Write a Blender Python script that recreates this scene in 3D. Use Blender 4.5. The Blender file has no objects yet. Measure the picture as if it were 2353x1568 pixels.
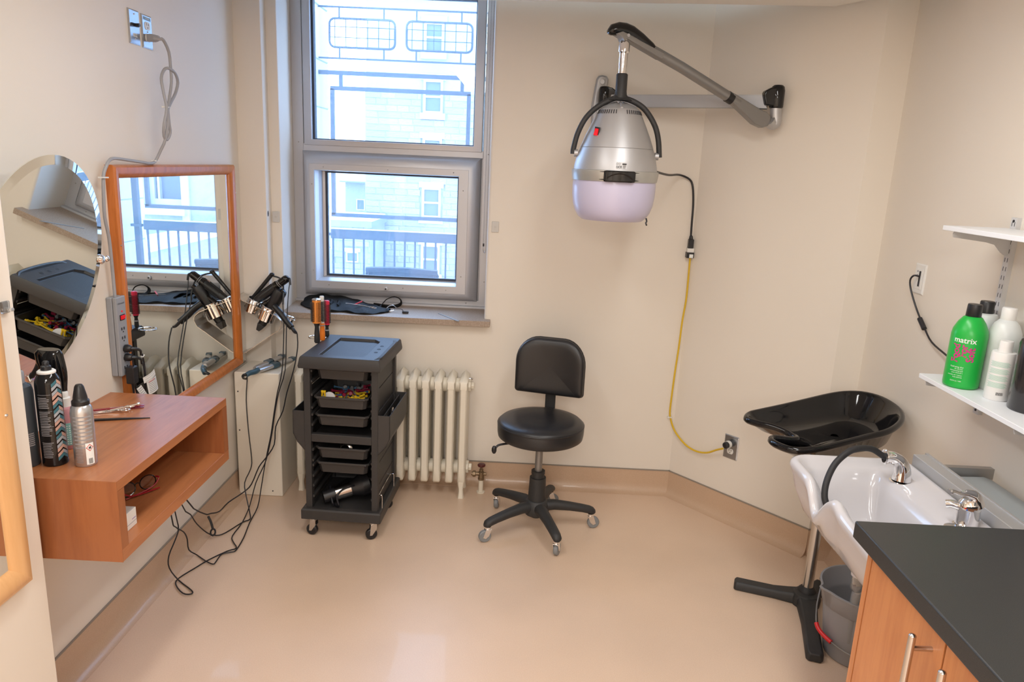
import bpy, bmesh, math, random
from math import sin, cos, pi, radians as R
from mathutils import Vector as V, Matrix
random.seed(7)
sc = bpy.context.scene
COL = sc.collection

# ---------------------------------------------------------------- camera, sky, lights, exposure
cd = bpy.data.cameras.new('camera'); cam = bpy.data.objects.new('camera', cd); COL.objects.link(cam)
cd.sensor_width = 36; cd.lens = 25.755; cd.clip_start = .02; cd.clip_end = 300
cam.matrix_world = Matrix(((.998741, -.048427, .013073, 0), (.024068, .233995, -.97194, 0), (.044009, .971031, .234866, 1.6), (0, 0, 0, 1)))
sc.camera = cam
sc.view_settings.view_transform = 'Standard'
try: sc.view_settings.look = 'None'
except Exception: pass
sc.view_settings.gamma = 1; sc.view_settings.use_curve_mapping = False
sc.view_settings.exposure = 0.0
try: sc.cycles.use_denoising = True
except Exception: pass
sc.cycles.max_bounces = 12; sc.cycles.transparent_max_bounces = 16
wd = bpy.data.worlds.new('sky'); sc.world = wd; wd.use_nodes = True
bg = wd.node_tree.nodes['Background']
bg.inputs[0].default_value = (.61, .815, 1.0, 1); bg.inputs[1].default_value = 10.0   # overcast sky

def area(name, loc, sx, sy, power, col, rot=(0, 0, 0)):
    l = bpy.data.lights.new(name, 'AREA'); l.shape = 'RECTANGLE'; l.size = sx; l.size_y = sy
    l.energy = power; l.color = col
    o = bpy.data.objects.new(name, l); COL.objects.link(o); o.location = loc; o.rotation_euler = rot
    return o
# recessed fluorescent troffers in the ceiling ahead of the camera, then unseen fill added behind it
area('ceiling_and_fill_lamp', (-.50, 1.55, 2.222), .16, 1.20, 11, (1, .99, .97))
area('ceiling_and_fill_lamp', (.50, 1.55, 2.222), .16, 1.20, 14, (1, .99, .97))
area('ceiling_and_fill_lamp', (-.10, -.90, 2.222), .60, 1.15, 43, (1, .99, .97))  # added fill behind the camera, no known fixture, lifts the frontal light
area('ceiling_and_fill_lamp', (-.10, -2.90, 2.222), .60, 1.15, 64, (1, .99, .97))  # second added fill, set further back for low-angle light under the desk

# ---------------------------------------------------------------- helpers
def lin(c):
    c = c / 255.0
    return c / 12.92 if c <= .04045 else ((c + .055) / 1.055) ** 2.4
def rgb(r, g, b): return (lin(r), lin(g), lin(b), 1)

def mat(name, col, rough=.5, metal=0, bump=0, bscale=200, var=0, vscale=6, coat=0, spec=.5, stretch=None, trans=0, emit=None, bdist=.002):
    m = bpy.data.materials.new(name); m.use_nodes = True
    nt = m.node_tree; p = nt.nodes['Principled BSDF']
    p.inputs['Base Color'].default_value = col; p.inputs['Roughness'].default_value = rough
    p.inputs['Metallic'].default_value = metal; p.inputs['Specular IOR Level'].default_value = spec
    p.inputs['Coat Weight'].default_value = coat
    if coat: p.inputs['Coat Roughness'].default_value = .06
    if trans: p.inputs['Transmission Weight'].default_value = trans
    tc = nt.nodes.new('ShaderNodeTexCoord'); mp = nt.nodes.new('ShaderNodeMapping')
    nt.links.new(tc.outputs['Object'], mp.inputs['Vector'])
    if stretch: mp.inputs['Scale'].default_value = stretch
    if bump:
        n = nt.nodes.new('ShaderNodeTexNoise'); n.inputs['Scale'].default_value = bscale; n.inputs['Detail'].default_value = 3
        b = nt.nodes.new('ShaderNodeBump'); b.inputs['Strength'].default_value = bump; b.inputs['Distance'].default_value = bdist
        nt.links.new(mp.outputs[0], n.inputs['Vector']); nt.links.new(n.outputs['Fac'], b.inputs['Height']); nt.links.new(b.outputs[0], p.inputs['Normal'])
    if var:
        n = nt.nodes.new('ShaderNodeTexNoise'); n.inputs['Scale'].default_value = vscale; n.inputs['Detail'].default_value = 5
        mx = nt.nodes.new('ShaderNodeMix'); mx.data_type = 'RGBA'
        mx.inputs[6].default_value = tuple(c * (1 - var) for c in col[:3]) + (1,)
        mx.inputs[7].default_value = tuple(min(1, c * (1 + var)) for c in col[:3]) + (1,)
        nt.links.new(mp.outputs[0], n.inputs['Vector']); nt.links.new(n.outputs['Fac'], mx.inputs[0]); nt.links.new(mx.outputs[2], p.inputs['Base Color'])
    if emit:
        p.inputs['Emission Color'].default_value = emit[0]; p.inputs['Emission Strength'].default_value = emit[1]
    return m

def wood(name, light, dark, axis='y', rough=.38, scale=1.0, contrast=1.0, coat=.15):
    m = bpy.data.materials.new(name); m.use_nodes = True
    nt = m.node_tree; p = nt.nodes['Principled BSDF']; p.inputs['Roughness'].default_value = rough; p.inputs['Coat Weight'].default_value = coat
    p.inputs['Coat Roughness'].default_value = .25
    tc = nt.nodes.new('ShaderNodeTexCoord'); mp = nt.nodes.new('ShaderNodeMapping')
    s = [9 * scale] * 3; s['xyz'.index(axis)] = .9 * scale; mp.inputs['Scale'].default_value = s
    nt.links.new(tc.outputs['Object'], mp.inputs['Vector'])
    n = nt.nodes.new('ShaderNodeTexNoise'); n.inputs['Scale'].default_value = 2.2; n.inputs['Detail'].default_value = 6; n.inputs['Roughness'].default_value = .62; n.inputs['Distortion'].default_value = .8
    n2 = nt.nodes.new('ShaderNodeTexNoise'); n2.inputs['Scale'].default_value = 14; n2.inputs['Detail'].default_value = 4
    nt.links.new(mp.outputs[0], n.inputs['Vector']); nt.links.new(mp.outputs[0], n2.inputs['Vector'])
    ad = nt.nodes.new('ShaderNodeMath'); ad.operation = 'MULTIPLY_ADD'; ad.inputs[1].default_value = .35
    nt.links.new(n2.outputs['Fac'], ad.inputs[0]); nt.links.new(n.outputs['Fac'], ad.inputs[2])
    cr = nt.nodes.new('ShaderNodeValToRGB'); cr.color_ramp.elements[0].position = .5 - .18 / contrast; cr.color_ramp.elements[1].position = .78
    cr.color_ramp.elements[0].color = dark; cr.color_ramp.elements[1].color = light
    nt.links.new(ad.outputs[0], cr.inputs[0]); nt.links.new(cr.outputs[0], p.inputs['Base Color'])
    return m

def speckle(name, base, spots, rough=.4, scale=400, amount=.5, bump=0, coat=0, wear=0):
    m = bpy.data.materials.new(name); m.use_nodes = True
    nt = m.node_tree; p = nt.nodes['Principled BSDF']; p.inputs['Roughness'].default_value = rough; p.inputs['Coat Weight'].default_value = coat
    tc = nt.nodes.new('ShaderNodeTexCoord')
    n = nt.nodes.new('ShaderNodeTexNoise'); n.inputs['Scale'].default_value = scale; n.inputs['Detail'].default_value = 2
    cr = nt.nodes.new('ShaderNodeValToRGB'); cr.color_ramp.elements[0].position = .5 - .12; cr.color_ramp.elements[1].position = .5 + .16
    cr.color_ramp.elements[0].color = spots; cr.color_ramp.elements[1].color = base
    nt.links.new(tc.outputs['Object'], n.inputs['Vector']); nt.links.new(n.outputs['Fac'], cr.inputs[0])
    mx = nt.nodes.new('ShaderNodeMix'); mx.data_type = 'RGBA'; mx.inputs[0].default_value = amount
    mx.inputs[6].default_value = base; nt.links.new(cr.outputs[0], mx.inputs[7])
    out = mx.outputs[2]
    if wear:
        w = nt.nodes.new('ShaderNodeTexNoise'); w.inputs['Scale'].default_value = 1.7; w.inputs['Detail'].default_value = 6
        nt.links.new(tc.outputs['Object'], w.inputs['Vector'])
        m2 = nt.nodes.new('ShaderNodeMix'); m2.data_type = 'RGBA'; m2.blend_type = 'MULTIPLY'
        rr = nt.nodes.new('ShaderNodeValToRGB'); rr.color_ramp.elements[0].color = (1 - wear, 1 - wear, 1 - wear, 1); rr.color_ramp.elements[1].color = (1, 1, 1, 1)
        rr.color_ramp.elements[0].position = .3; rr.color_ramp.elements[1].position = .6
        nt.links.new(w.outputs['Fac'], rr.inputs[0]); m2.inputs[0].default_value = 1
        nt.links.new(out, m2.inputs[6]); nt.links.new(rr.outputs[0], m2.inputs[7]); out = m2.outputs[2]
        mr = nt.nodes.new('ShaderNodeMapRange'); mr.inputs[3].default_value = rough - .08; mr.inputs[4].default_value = rough + .1
        nt.links.new(w.outputs['Fac'], mr.inputs[0]); nt.links.new(mr.outputs[0], p.inputs['Roughness'])
    nt.links.new(out, p.inputs['Base Color'])
    if bump:
        b = nt.nodes.new('ShaderNodeBump'); b.inputs['Strength'].default_value = bump; b.inputs['Distance'].default_value = .001
        nt.links.new(n.outputs['Fac'], b.inputs['Height']); nt.links.new(b.outputs[0], p.inputs['Normal'])
    return m

def pane_mat(name, tint, haze, hazecol, gloss=.06):
    m = bpy.data.materials.new(name); m.use_nodes = True
    nt = m.node_tree; nt.nodes.clear()
    o = nt.nodes.new('ShaderNodeOutputMaterial'); t = nt.nodes.new('ShaderNodeBsdfTransparent'); t.inputs[0].default_value = tint
    g = nt.nodes.new('ShaderNodeBsdfGlossy'); g.inputs['Roughness'].default_value = .01
    d = nt.nodes.new('ShaderNodeBsdfTranslucent'); d.inputs[0].default_value = hazecol
    a = nt.nodes.new('ShaderNodeMixShader'); a.inputs[0].default_value = haze
    nt.links.new(t.outputs[0], a.inputs[1]); nt.links.new(d.outputs[0], a.inputs[2])
    b = nt.nodes.new('ShaderNodeMixShader'); b.inputs[0].default_value = gloss
    nt.links.new(a.outputs[0], b.inputs[1]); nt.links.new(g.outputs[0], b.inputs[2]); nt.links.new(b.outputs[0], o.inputs[0])
    return m

M = dict(
    wall=mat('wall_paint', (.80, .735, .65, 1), .45, bump=.06, bscale=90, var=.015, vscale=1.5, spec=.35),
    white=mat('white_paint', (.82, .80, .76, 1), .5),
    ceil=mat('ceiling_paint', (.80, .77, .72, 1), .7),
    floor=speckle('linoleum', (.76, .57, .425, 1), (.69, .495, .355, 1), .34, 260, .5, 0, .12, .10),
    base=speckle('linoleum_cove', (.60, .42, .29, 1), (.53, .36, .24, 1), .36, 260, .5, 0, .12, .08),
    cap=mat('base_cap', (.28, .24, .20, 1), .5),
    alu=mat('window_aluminium', (.52, .52, .545, 1), .42, .45, bump=.05, bscale=600),
    alu2=mat('brushed_aluminium', (.40, .39, .38, 1), .34, .85, bump=.04, bscale=500),
    gasket=mat('gasket', (.03, .04, .06, 1), .5),
    stone=speckle('travertine_sill', (.42, .33, .26, 1), (.30, .22, .165, 1), .55, 160, .6, .25),
    chrome=mat('chrome', (.86, .86, .87, 1), .06, 1),
    chrome2=mat('satin_steel', (.62, .60, .58, 1), .22, 1, bump=.02, bscale=400),
    mirror=mat('mirror_glass', (.90, .93, .90, 1), 0, 1),
    desk=wood('cherry_laminate', rgb(180, 114, 70), rgb(146, 86, 50), 'y', .36),
    deskend=wood('cherry_laminate_end', rgb(156, 94, 54), rgb(130, 72, 40), 'z', .4),
    cab=wood('cabinet_laminate', rgb(206, 138, 86), rgb(180, 108, 62), 'z', .42),
    frame=wood('mirror_frame_wood', rgb(200, 116, 50), rgb(160, 84, 30), 'z', .3, 2),
    maple=wood('maple_frame', rgb(226, 178, 124), rgb(210, 158, 104), 'z', .4, 1),
    plastic=mat('trolley_plastic', (.033, .031, .031, 1), .5, bump=.25, bscale=900, bdist=.0004),
    tray=mat('tray_plastic', (.040, .037, .036, 1), .45, bump=.2, bscale=900, bdist=.0004),
    black=mat('black_plastic', (.012, .012, .014, 1), .38),
    gloss=mat('glossy_black', (.006, .006, .007, 1), .07, spec=.45),
    rubber=mat('black_rubber', (.015, .015, .017, 1), .6),
    cord=mat('cord_black', (.012, .012, .016, 1), .42),
    grey=mat('grey_plastic', (.30, .31, .33, 1), .45),
    greycord=mat('grey_cord', (.34, .34, .36, 1), .45),
    greyw=mat('grey_wheel', (.22, .23, .24, 1), .5),
    vinyl=mat('black_vinyl', (.016, .016, .018, 1), .36, bump=.3, bscale=350, bdist=.0006),
    basemat=mat('textured_black', (.026, .026, .027, 1), .55, bump=.35, bscale=500, bdist=.0008),
    cream=mat('cream_enamel', (.80, .74, .62, 1), .42, bump=.15, bscale=60, var=.03, vscale=9),
    creambox=mat('cream_sheet_metal', (.80, .735, .63, 1), .4),
    silver=mat('silver_paint', (.50, .50, .51, 1), .44, .65),
    armalu=mat('arm_aluminium', (.33, .33, .345, 1), .45, .5), railalu=mat('rail_aluminium', (.50, .495, .49, 1), .42, .45),
    armgrey=mat('arm_grey', (.27, .265, .26, 1), .38, .6),
    skirt=mat('frosted_visor', (.62, .59, .78, 1), .3, trans=.12, coat=.3),
    ceramic=mat('white_ceramic', (.58, .565, .585, 1), .16, coat=.3),
    lam=speckle('black_laminate', (.016, .0165, .0165, 1), (.040, .042, .042, 1), .40, 900, .8, .12),
    melamine=mat('white_melamine', (.80, .82, .85, 1), .4),
    bracket=mat('bracket_grey', (.62, .61, .61, 1), .45),
    bucket=mat('bucket_grey', (.27, .27, .285, 1), .42, bump=.1, bscale=300),
    red=mat('red_plastic', (.62, .015, .02, 1), .35),
    redlit=mat('lit_red_switch', (.75, .01, .02, 1), .25, emit=((1, .02, .03, 1), .22)),
    yellowcord=mat('yellow_cord', (.72, .47, .02, 1), .42),
    white_pl=mat('white_plastic', (.78, .77, .74, 1), .4),
    steelplate=mat('steel_wallplate', (.50, .52, .55, 1), .26, .95),
    brass=mat('aged_brass', (.26, .19, .12, 1), .45, .8, var=.2, vscale=60),
    handwheel=mat('handwheel_red', (.10, .018, .018, 1), .4),
    green=mat('green_bottle', (.012, .42, .055, 1), .3),
    pink=mat('magenta_ink', (.60, .02, .22, 1), .5),
    ink=mat('black_ink', (.02, .02, .025, 1), .6),
    whiteink=mat('white_ink', (.82, .84, .82, 1), .6),
    greenink=mat('pale_green_ink', (.42, .66, .55, 1), .6),
    greyink=mat('grey_ink', (.30, .30, .32, 1), .6),
    pale=mat('pale_bottle', (.70, .73, .72, 1), .35),
    whitebot=mat('white_bottle', (.80, .79, .77, 1), .35),
    darkbot=mat('dark_bottle', (.02, .018, .02, 1), .25, coat=.3),
    slate=mat('slate_bottle', (.06, .075, .09, 1), .4),
    can=mat('silver_can', (.55, .56, .58, 1), .28, .8),
    teal=mat('teal_print', (.05, .16, .20, 1), .35),
    peach=mat('peach_print', (.52, .32, .26, 1), .4),
    greyprint=mat('grey_print', (.35, .37, .40, 1), .4),
    pinkbot=mat('pink_liquid', (.50, .22, .24, 1), .3),
    teallab=mat('teal_label', (.22, .45, .42, 1), .5),
    clear=mat('clear_plastic', (.85, .87, .88, 1), .12, trans=.8),
    orange=mat('orange_barrel', (.80, .28, .05, 1), .35, .2),
    orangeh=mat('orange_handle', (.85, .22, .02, 1), .4),
    redbr=mat('red_barrel', (.70, .02, .07, 1), .4),
    bristle=mat('bristles', (.02, .015, .014, 1), .6),
    rodY=mat('rod_yellow', (.80, .52, .02, 1), .35), rodB=mat('rod_blue', (.06, .16, .30, 1), .35),
    rodR=mat('rod_red', (.28, .015, .05, 1), .35), rodG=mat('rod_grey', (.20, .20, .21, 1), .4),
    leather=mat('black_leather', (.010, .010, .010, 1), .62, spec=.15, bump=.5, bscale=90, bdist=.001),
    blueiron=mat('blue_grey_plastic', (.05, .10, .14, 1), .3),
    comb=mat('red_comb', (.30, .006, .018, 1), .25, coat=.3),
    lidgrey=mat('grey_lid', (.34, .37, .38, 1), .42),
    beige=mat('beige_plastic', (.60, .53, .45, 1), .5),
    lens=pane_mat('lens', (.8, .75, .75, 1), .02, (.5, .5, .5, 1), .1),
    pane=pane_mat('window_pane', (.80, .86, .98, 1), .06, (.55, .72, 1.0, 1), .05),
    iron=mat('painted_iron', (.035, .045, .06, 1), .5),
    mesh=mat('chair_sling', (.06, .075, .09, 1), .7, bump=.6, bscale=300),
    ext1=mat('rubble_stone', (.25, .25, .265, 1), .9, bump=.8, bscale=6, bdist=.06, var=.12, vscale=3),
    ext2=mat('rubble_stone_pale', (.285, .285, .295, 1), .9, bump=.8, bscale=6, bdist=.06, var=.10, vscale=3),
    extm=mat('stone_mortar', (.30, .30, .30, 1), .9),
    ashlar=mat('ashlar', (.46, .47, .49, 1), .85, var=.05),
    extglass=mat('dark_window', (.12, .14, .19, 1), .6, spec=.2),
    extframe=mat('window_paint', (.48, .49, .50, 1), .6),
    deck=mat('balcony_concrete', (.42, .42, .41, 1), .8, var=.08),
    roof=mat('snowy_roof', (.60, .61, .62, 1), .8),
    fascia=mat('roof_edge', (.2, .21, .23, 1), .7),
    ground=mat('pale_ground', (.55, .55, .54, 1), .9, var=.1, vscale=.4),
)

ROOTM = {}
def wm(o):
    while o.parent: o = o.parent
    return ROOTM.get(o.name, Matrix())
def tag(o, label=None, cat=None, group=None, kind=None):
    if label: o['label'] = label
    if cat: o['category'] = cat
    if group: o['group'] = group
    if kind: o['kind'] = kind
    return o
def thing(name, label, cat, loc=(0, 0, 0), rz=0, group=None, rot=None):
    o = bpy.data.objects.new(name, None); COL.objects.link(o); o.empty_display_size = .05
    o.location = loc; o.rotation_euler = rot if rot else (0, 0, rz)
    ROOTM[o.name] = Matrix.Translation(V(loc)) @ o.rotation_euler.to_matrix().to_4x4()
    return tag(o, label, cat, group)
def dup(o, parent=None):
    c = o.copy(); COL.objects.link(c)
    if parent: c.parent = parent
    for ch in [x for x in COL.objects if x.parent == o]: dup(ch, c)
    return c

def smooth_path(pts, k=4, closed=False):
    pts = [V(p) for p in pts]; n = len(pts)
    if n < 3 or k < 2: return pts
    out = []
    rng = range(n) if closed else range(n - 1)
    for i in rng:
        p1, p2 = pts[i], pts[(i + 1) % n]
        p0 = pts[i - 1] if (i > 0 or closed) else p1 * 2 - p2
        p3 = pts[(i + 2) % n] if (i + 2 < n or closed) else p2 * 2 - p1
        for j in range(k):
            t = j / k
            out.append(.5 * ((2 * p1) + (p2 - p0) * t + (2 * p0 - 5 * p1 + 4 * p2 - p3) * t * t + (3 * p1 - p0 - 3 * p2 + p3) * t ** 3))
    if not closed: out.append(pts[-1])
    return out

class MB:
    def __init__(s): s.v = []; s.f = []; s.mi = []; s.cur = 0
    def m(s, i): s.cur = i; return s
    def add(s, vs, fs, X=None):
        b = len(s.v)
        s.v += [(X @ V(q)) if X else V(q) for q in vs]
        s.f += [tuple(b + i for i in f) for f in fs]; s.mi += [s.cur] * len(fs)
        return s
    def box(s, x0, x1, y0, y1, z0, z1, X=None):
        return s.add([(x, y, z) for z in (z0, z1) for y in (y0, y1) for x in (x0, x1)],
                     [(0, 2, 3, 1), (4, 5, 7, 6), (0, 1, 5, 4), (2, 6, 7, 3), (0, 4, 6, 2), (1, 3, 7, 5)], X)
    def loft(s, loops, closed=True, c0=True, c1=True, X=None):
        n = len(loops[0]); vs = [p for l in loops for p in l]; fs = []
        for k in range(len(loops) - 1):
            for i in range(n if closed else n - 1):
                j = (i + 1) % n; fs.append((k * n + i, k * n + j, (k + 1) * n + j, (k + 1) * n + i))
        if closed and c0: fs.append(tuple(reversed(range(n))))
        if closed and c1: fs.append(tuple((len(loops) - 1) * n + i for i in range(n)))
        return s.add(vs, fs, X)
    def prism(s, poly, d0, d1, plane='xy', X=None):
        def P(a, b, d): return {'xy': (a, b, d), 'xz': (a, d, b), 'yz': (d, a, b)}[plane]
        return s.loft([[P(a, b, d0) for a, b in poly], [P(a, b, d1) for a, b in poly]], X=X)
    def cyl(s, p0, p1, r0, r1=None, n=16, caps=True):
        r1 = r0 if r1 is None else r1; p0, p1 = V(p0), V(p1); d = (p1 - p0).normalized()
        a = d.orthogonal().normalized(); b = d.cross(a)
        c = [(cos(2 * pi * i / n), sin(2 * pi * i / n)) for i in range(n)]
        return s.loft([[p0 + (a * x + b * y) * r0 for x, y in c], [p1 + (a * x + b * y) * r1 for x, y in c]], c0=caps, c1=caps)
    def lathe(s, prof, n=32, X=None, p=None, caps=(True, True)):
        if p is not None: X = Matrix.Translation(V(p))
        return s.loft([[(r * cos(2 * pi * i / n), r * sin(2 * pi * i / n), z) for i in range(n)] for r, z in prof], X=X, c0=caps[0], c1=caps[1])
    def tube(s, pts, r, n=8, k=4, closed=False, flat=1.0):
        P = smooth_path(pts, k, closed); N = len(P); loops = []; up = None
        for i in range(N):
            d = (P[(i + 1) % N] - P[i - 1]) if closed else (P[min(i + 1, N - 1)] - P[max(i - 1, 0)])
            if d.length < 1e-9: d = V((0, 0, 1))
            d.normalize()
            if up is None: up = d.orthogonal().normalized()
            up = up - d * up.dot(d)
            if up.length < 1e-6: up = d.orthogonal()
            up.normalize(); b = d.cross(up)
            rr = r(i / (N - 1)) if callable(r) else r
            loops.append([P[i] + up * (cos(2 * pi * j / n) * rr) + b * (sin(2 * pi * j / n) * rr * flat) for j in range(n)])
        if closed: loops.append(loops[0])
        return s.loft(loops, c0=not closed, c1=not closed)
    def ball(s, c, r, n=14, sc=(1, 1, 1), X=None):
        prof = [(max(1e-5, sin(pi * i / (n // 2))), -cos(pi * i / (n // 2))) for i in range(n // 2 + 1)]
        T = Matrix.Translation(V(c)) @ Matrix.Diagonal(V((r * sc[0], r * sc[1], r * sc[2], 1)))
        return s.lathe(prof, n, X=(X @ T if X else T))
    def build(s, name, mats, parent=None, bevel=0, seg=2, ang=40, local=False, kind=None, recalc=True, label=None):
        me = bpy.data.meshes.new(name)
        vs = s.v
        if parent is not None and not local:
            inv = wm(parent).inverted(); vs = [inv @ q for q in vs]
        me.from_pydata([tuple(q) for q in vs], [], s.f)
        mats = mats if isinstance(mats, (list, tuple)) else [mats]
        for q in mats: me.materials.append(q)
        me.polygons.foreach_set('material_index', s.mi)
        if recalc:
            bm = bmesh.new(); bm.from_mesh(me); bmesh.ops.recalc_face_normals(bm, faces=bm.faces); bm.to_mesh(me); bm.free()
        me.polygons.foreach_set('use_smooth', [True] * len(me.polygons)); me.set_sharp_from_angle(angle=R(ang))
        me.update()
        o = bpy.data.objects.new(name, me); COL.objects.link(o)
        if parent is not None: o.parent = parent
        if bevel:
            b = o.modifiers.new('bevel', 'BEVEL'); b.width = bevel; b.segments = seg; b.limit_method = 'ANGLE'; b.angle_limit = R(40); b.harden_normals = True
        if kind: o['kind'] = kind
        if label: o['label'] = label
        return o

def frame_X(origin, ex, ey):
    ex = V(ex).normalized(); ez = ex.cross(V(ey)).normalized(); ey = ez.cross(ex)
    m = Matrix((ex, ey, ez)).transposed().to_4x4(); m.translation = V(origin); return m
def text(string, size, X, material, name, parent, cyl_r=None, align='CENTER', ext=.0004, space=1.0, bold=0):
    cu = bpy.data.curves.new('t', 'FONT'); cu.body = string; cu.size = size; cu.align_x = align; cu.align_y = 'CENTER'; cu.space_character = space
    cu.offset = bold; cu.resolution_u = 3
    o = bpy.data.objects.new('t', cu); COL.objects.link(o)
    dg = bpy.context.evaluated_depsgraph_get(); me = bpy.data.meshes.new_from_object(o.evaluated_get(dg))
    bpy.data.objects.remove(o); bpy.data.curves.remove(cu)
    bm = bmesh.new(); bm.from_mesh(me); bmesh.ops.triangulate(bm, faces=bm.faces)
    if cyl_r: bmesh.ops.subdivide_edges(bm, edges=[e for e in bm.edges if e.calc_length() > size * .25], cuts=2)
    inv = wm(parent).inverted()
    for q in bm.verts:
        x, y = q.co.x, q.co.y
        if cyl_r: # X: origin on the axis, ez pointing out through the middle of the print, ey up
            a = x / cyl_r; p = V((sin(a) * (cyl_r + ext), y, cos(a) * (cyl_r + ext)))
        else: p = V((x, y, ext))
        q.co = inv @ (X @ p)
    bm.to_mesh(me); bm.free(); me.name = name
    me.materials.clear(); me.materials.append(material)
    r = bpy.data.objects.new(name, me); COL.objects.link(r); r.parent = parent
    return r
def wrap_patch(mb, X, r, x0, x1, y0, y1, off=.0003, n=6):
    """a label patch wrapped on a bottle: x is arc length, y is height"""
    a, b = [], []
    for i in range(n + 1):
        t = (x0 + (x1 - x0) * i / n) / r
        a.append(X @ V((sin(t) * (r + off), y0, cos(t) * (r + off)))); b.append(X @ V((sin(t) * (r + off), y1, cos(t) * (r + off))))
    return mb.add(a + b, [(i, i + 1, n + 2 + i, n + 1 + i) for i in range(n)])
def face_X(axis_xy, z, to=(0, 0), turn=0):
    d = V((to[0] - axis_xy[0], to[1] - axis_xy[1], 0)).normalized()
    if turn: d = Matrix.Rotation(turn, 3, 'Z') @ d
    ex = V((0, 0, 1)).cross(d)
    m = Matrix((ex, V((0, 0, 1)), d)).transposed().to_4x4(); m.translation = V((axis_xy[0], axis_xy[1], z)); return m

# ================================================================ SETTING
XL, XR, YB = -1.33, 1.39, 3.48
S = lambda mb, name, m, **k: mb.build(name, m, kind='structure', **k)
S(MB().prism([(-1.6, -4.2), (1.5, -4.2), (1.5, 2.95), (1.3, 2.95), (.80, 3.52), (-1.5, 3.52)], -.1, 0), 'floor', M['floor'])
S(MB().box(-1.45, XL, 1.45, 3.9, 0, 2.76), 'wall_left', M['wall'])
S(MB().box(-1.6, -1.13, -4.2, 1.575, 0, 2.26), 'wall_near', M['wall'], bevel=.006)
b = MB()
rc = lambda x0, x1, z0, z1, y: [(x0, y, z0), (x1, y, z0), (x1, y, z1), (x0, y, z1)]
ls = [rc(-1.45, .9, 0, 2.76, 3.9), rc(-1.45, .9, 0, 2.76, 3.48), rc(-1.16, -.187, .845, 2.42, 3.48), rc(-1.187, -.187, .845, 2.42, 3.755), rc(-1.187, -.187, .845, 2.42, 3.9)]
b.loft(ls + [ls[0]], c0=False, c1=False)
S(b, 'wall_back', M['wall'], bevel=.012, seg=3)
S(MB().box(-1.45, -1.209, 3.412, 3.5, 0, 2.76), 'trim_1', M['wall'], bevel=.004)
S(MB().prism([(.78, 3.48), (1.28, 2.918), (1.28, 3.6), (.78, 3.6)], 0, 2.76), 'wall_angled', M['wall'])
S(MB().box(1.28, 1.55, 2.918, 3.6, 0, 2.76), 'wall_return', M['wall'])
S(MB().box(XR, 1.5, -4.2, 2.95, 0, 2.76), 'wall_right', M['wall'])
S(MB().box(-1.6, 1.5, -4.3, -4.2, 0, 2.76), 'wall_rear', M['wall'])
b = MB().prism([(-1.34, -4.2), (1.40, -4.2), (1.40, 2.50), (1.118, 3.005), (-.167, 3.153), (-1.34, 3.285)], 2.23, 2.30)
b.prism([(-1.5, -4.3), (1.55, -4.3), (1.55, 3.9), (-1.5, 3.9)], 2.75, 2.85)
S(b, 'ceiling', M['ceil'])

def cove(name, p0, p1, into, h=.12, e0=0, e1=0):
    """linoleum turned up the wall with a rounded foot, and its dark cap strip"""
    p0, p1, n = V((*p0, 0)), V((*p1, 0)), V((*into, 0)).normalized(); d = (p1 - p0).normalized()
    p0 = p0 - d * e0; p1 = p1 + d * e1
    prof = [(0, h), (.004, h), (.005, .05), (.007, .034), (.014, .017), (.026, .006), (.045, .001), (.045, -.01), (0, -.01)]
    o = S(MB().loft([[p0 + n * a + V((0, 0, z)) for a, z in prof], [p1 + n * a + V((0, 0, z)) for a, z in prof]]), name, M['base'], ang=50)
    prof = [(0, h), (.006, h), (.006, h + .005), (0, h + .005)]
    MB().loft([[p0 + n * a + V((0, 0, z)) for a, z in prof], [p1 + n * a + V((0, 0, z)) for a, z in prof]]).build('cap_strip', M['cap'], o)
cove('baseboard_left', (XL, 1.575), (XL, 3.48), (1, 0))
cove('baseboard_back', (XL, YB), (.78, YB), (0, -1), e1=.003)
cove('baseboard_angled', (.78, 3.48), (1.28, 2.918), (-.747, -.665), e0=.002, e1=.002)
cove('baseboard_return', (1.28, 2.918), (XR, 2.918), (0, -1))
cove('baseboard_right', (XR, 1.42), (XR, 2.918), (-1, 0))

# ---------------------------------------------------------------- window
Wn = thing('window_1', None, None, (-.69, 3.755, .85)); Wn['kind'] = 'structure'
def ring_frame(mb, o, i, y0, y1, y2=None):
    """mitred four-sided frame: outer rect o=(x0,x1,z0,z1) at depth y0, inner rect i at depth y2"""
    y2 = y0 if y2 is None else y2
    rect = lambda r, y: [(r[0], y, r[2]), (r[1], y, r[2]), (r[1], y, r[3]), (r[0], y, r[3])]
    ls = [rect(o, y1), rect(o, y0), rect(i, y2), rect(i, y1)]
    return mb.loft(ls + [ls[0]], c0=False, c1=False)
# outer jambs, transom and head of the fixed frame
b = MB(); ring_frame(b, (-1.187, -.18, .845, 2.44), (-1.133, -.236, .90, 2.39), 3.755, 3.84); b.build('outer_frame', M['alu'], Wn, bevel=.002)
b = MB(); b.box(-1.135, -.234, 3.750, 3.84, 1.618, 1.655); b.build('transom', M['alu'], Wn, bevel=.003)
b = MB(); ring_frame(b, (-1.128, -.242, 1.648, 2.39), (-1.087, -.284, 1.676, 2.352), 3.745, 3.82, 3.738); b.build('glazing_bead', M['alu'], Wn, bevel=.003)
b = MB(); ring_frame(b, (-1.089, -.282, 1.672, 2.354), (-1.077, -.289, 1.681, 2.347), 3.762, 3.80); b.build('gasket', M['gasket'], Wn)
MB().box(-1.09, -.28, 3.785, 3.79, 1.67, 2.36).build('glass_pane', M['pane'], Wn)
b = MB(); ring_frame(b, (-1.14, -.23, .885, 1.63), (-1.08, -.31, .945, 1.55), 3.772, 3.84); b.build('sub_frame', M['alu'], Wn)
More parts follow.
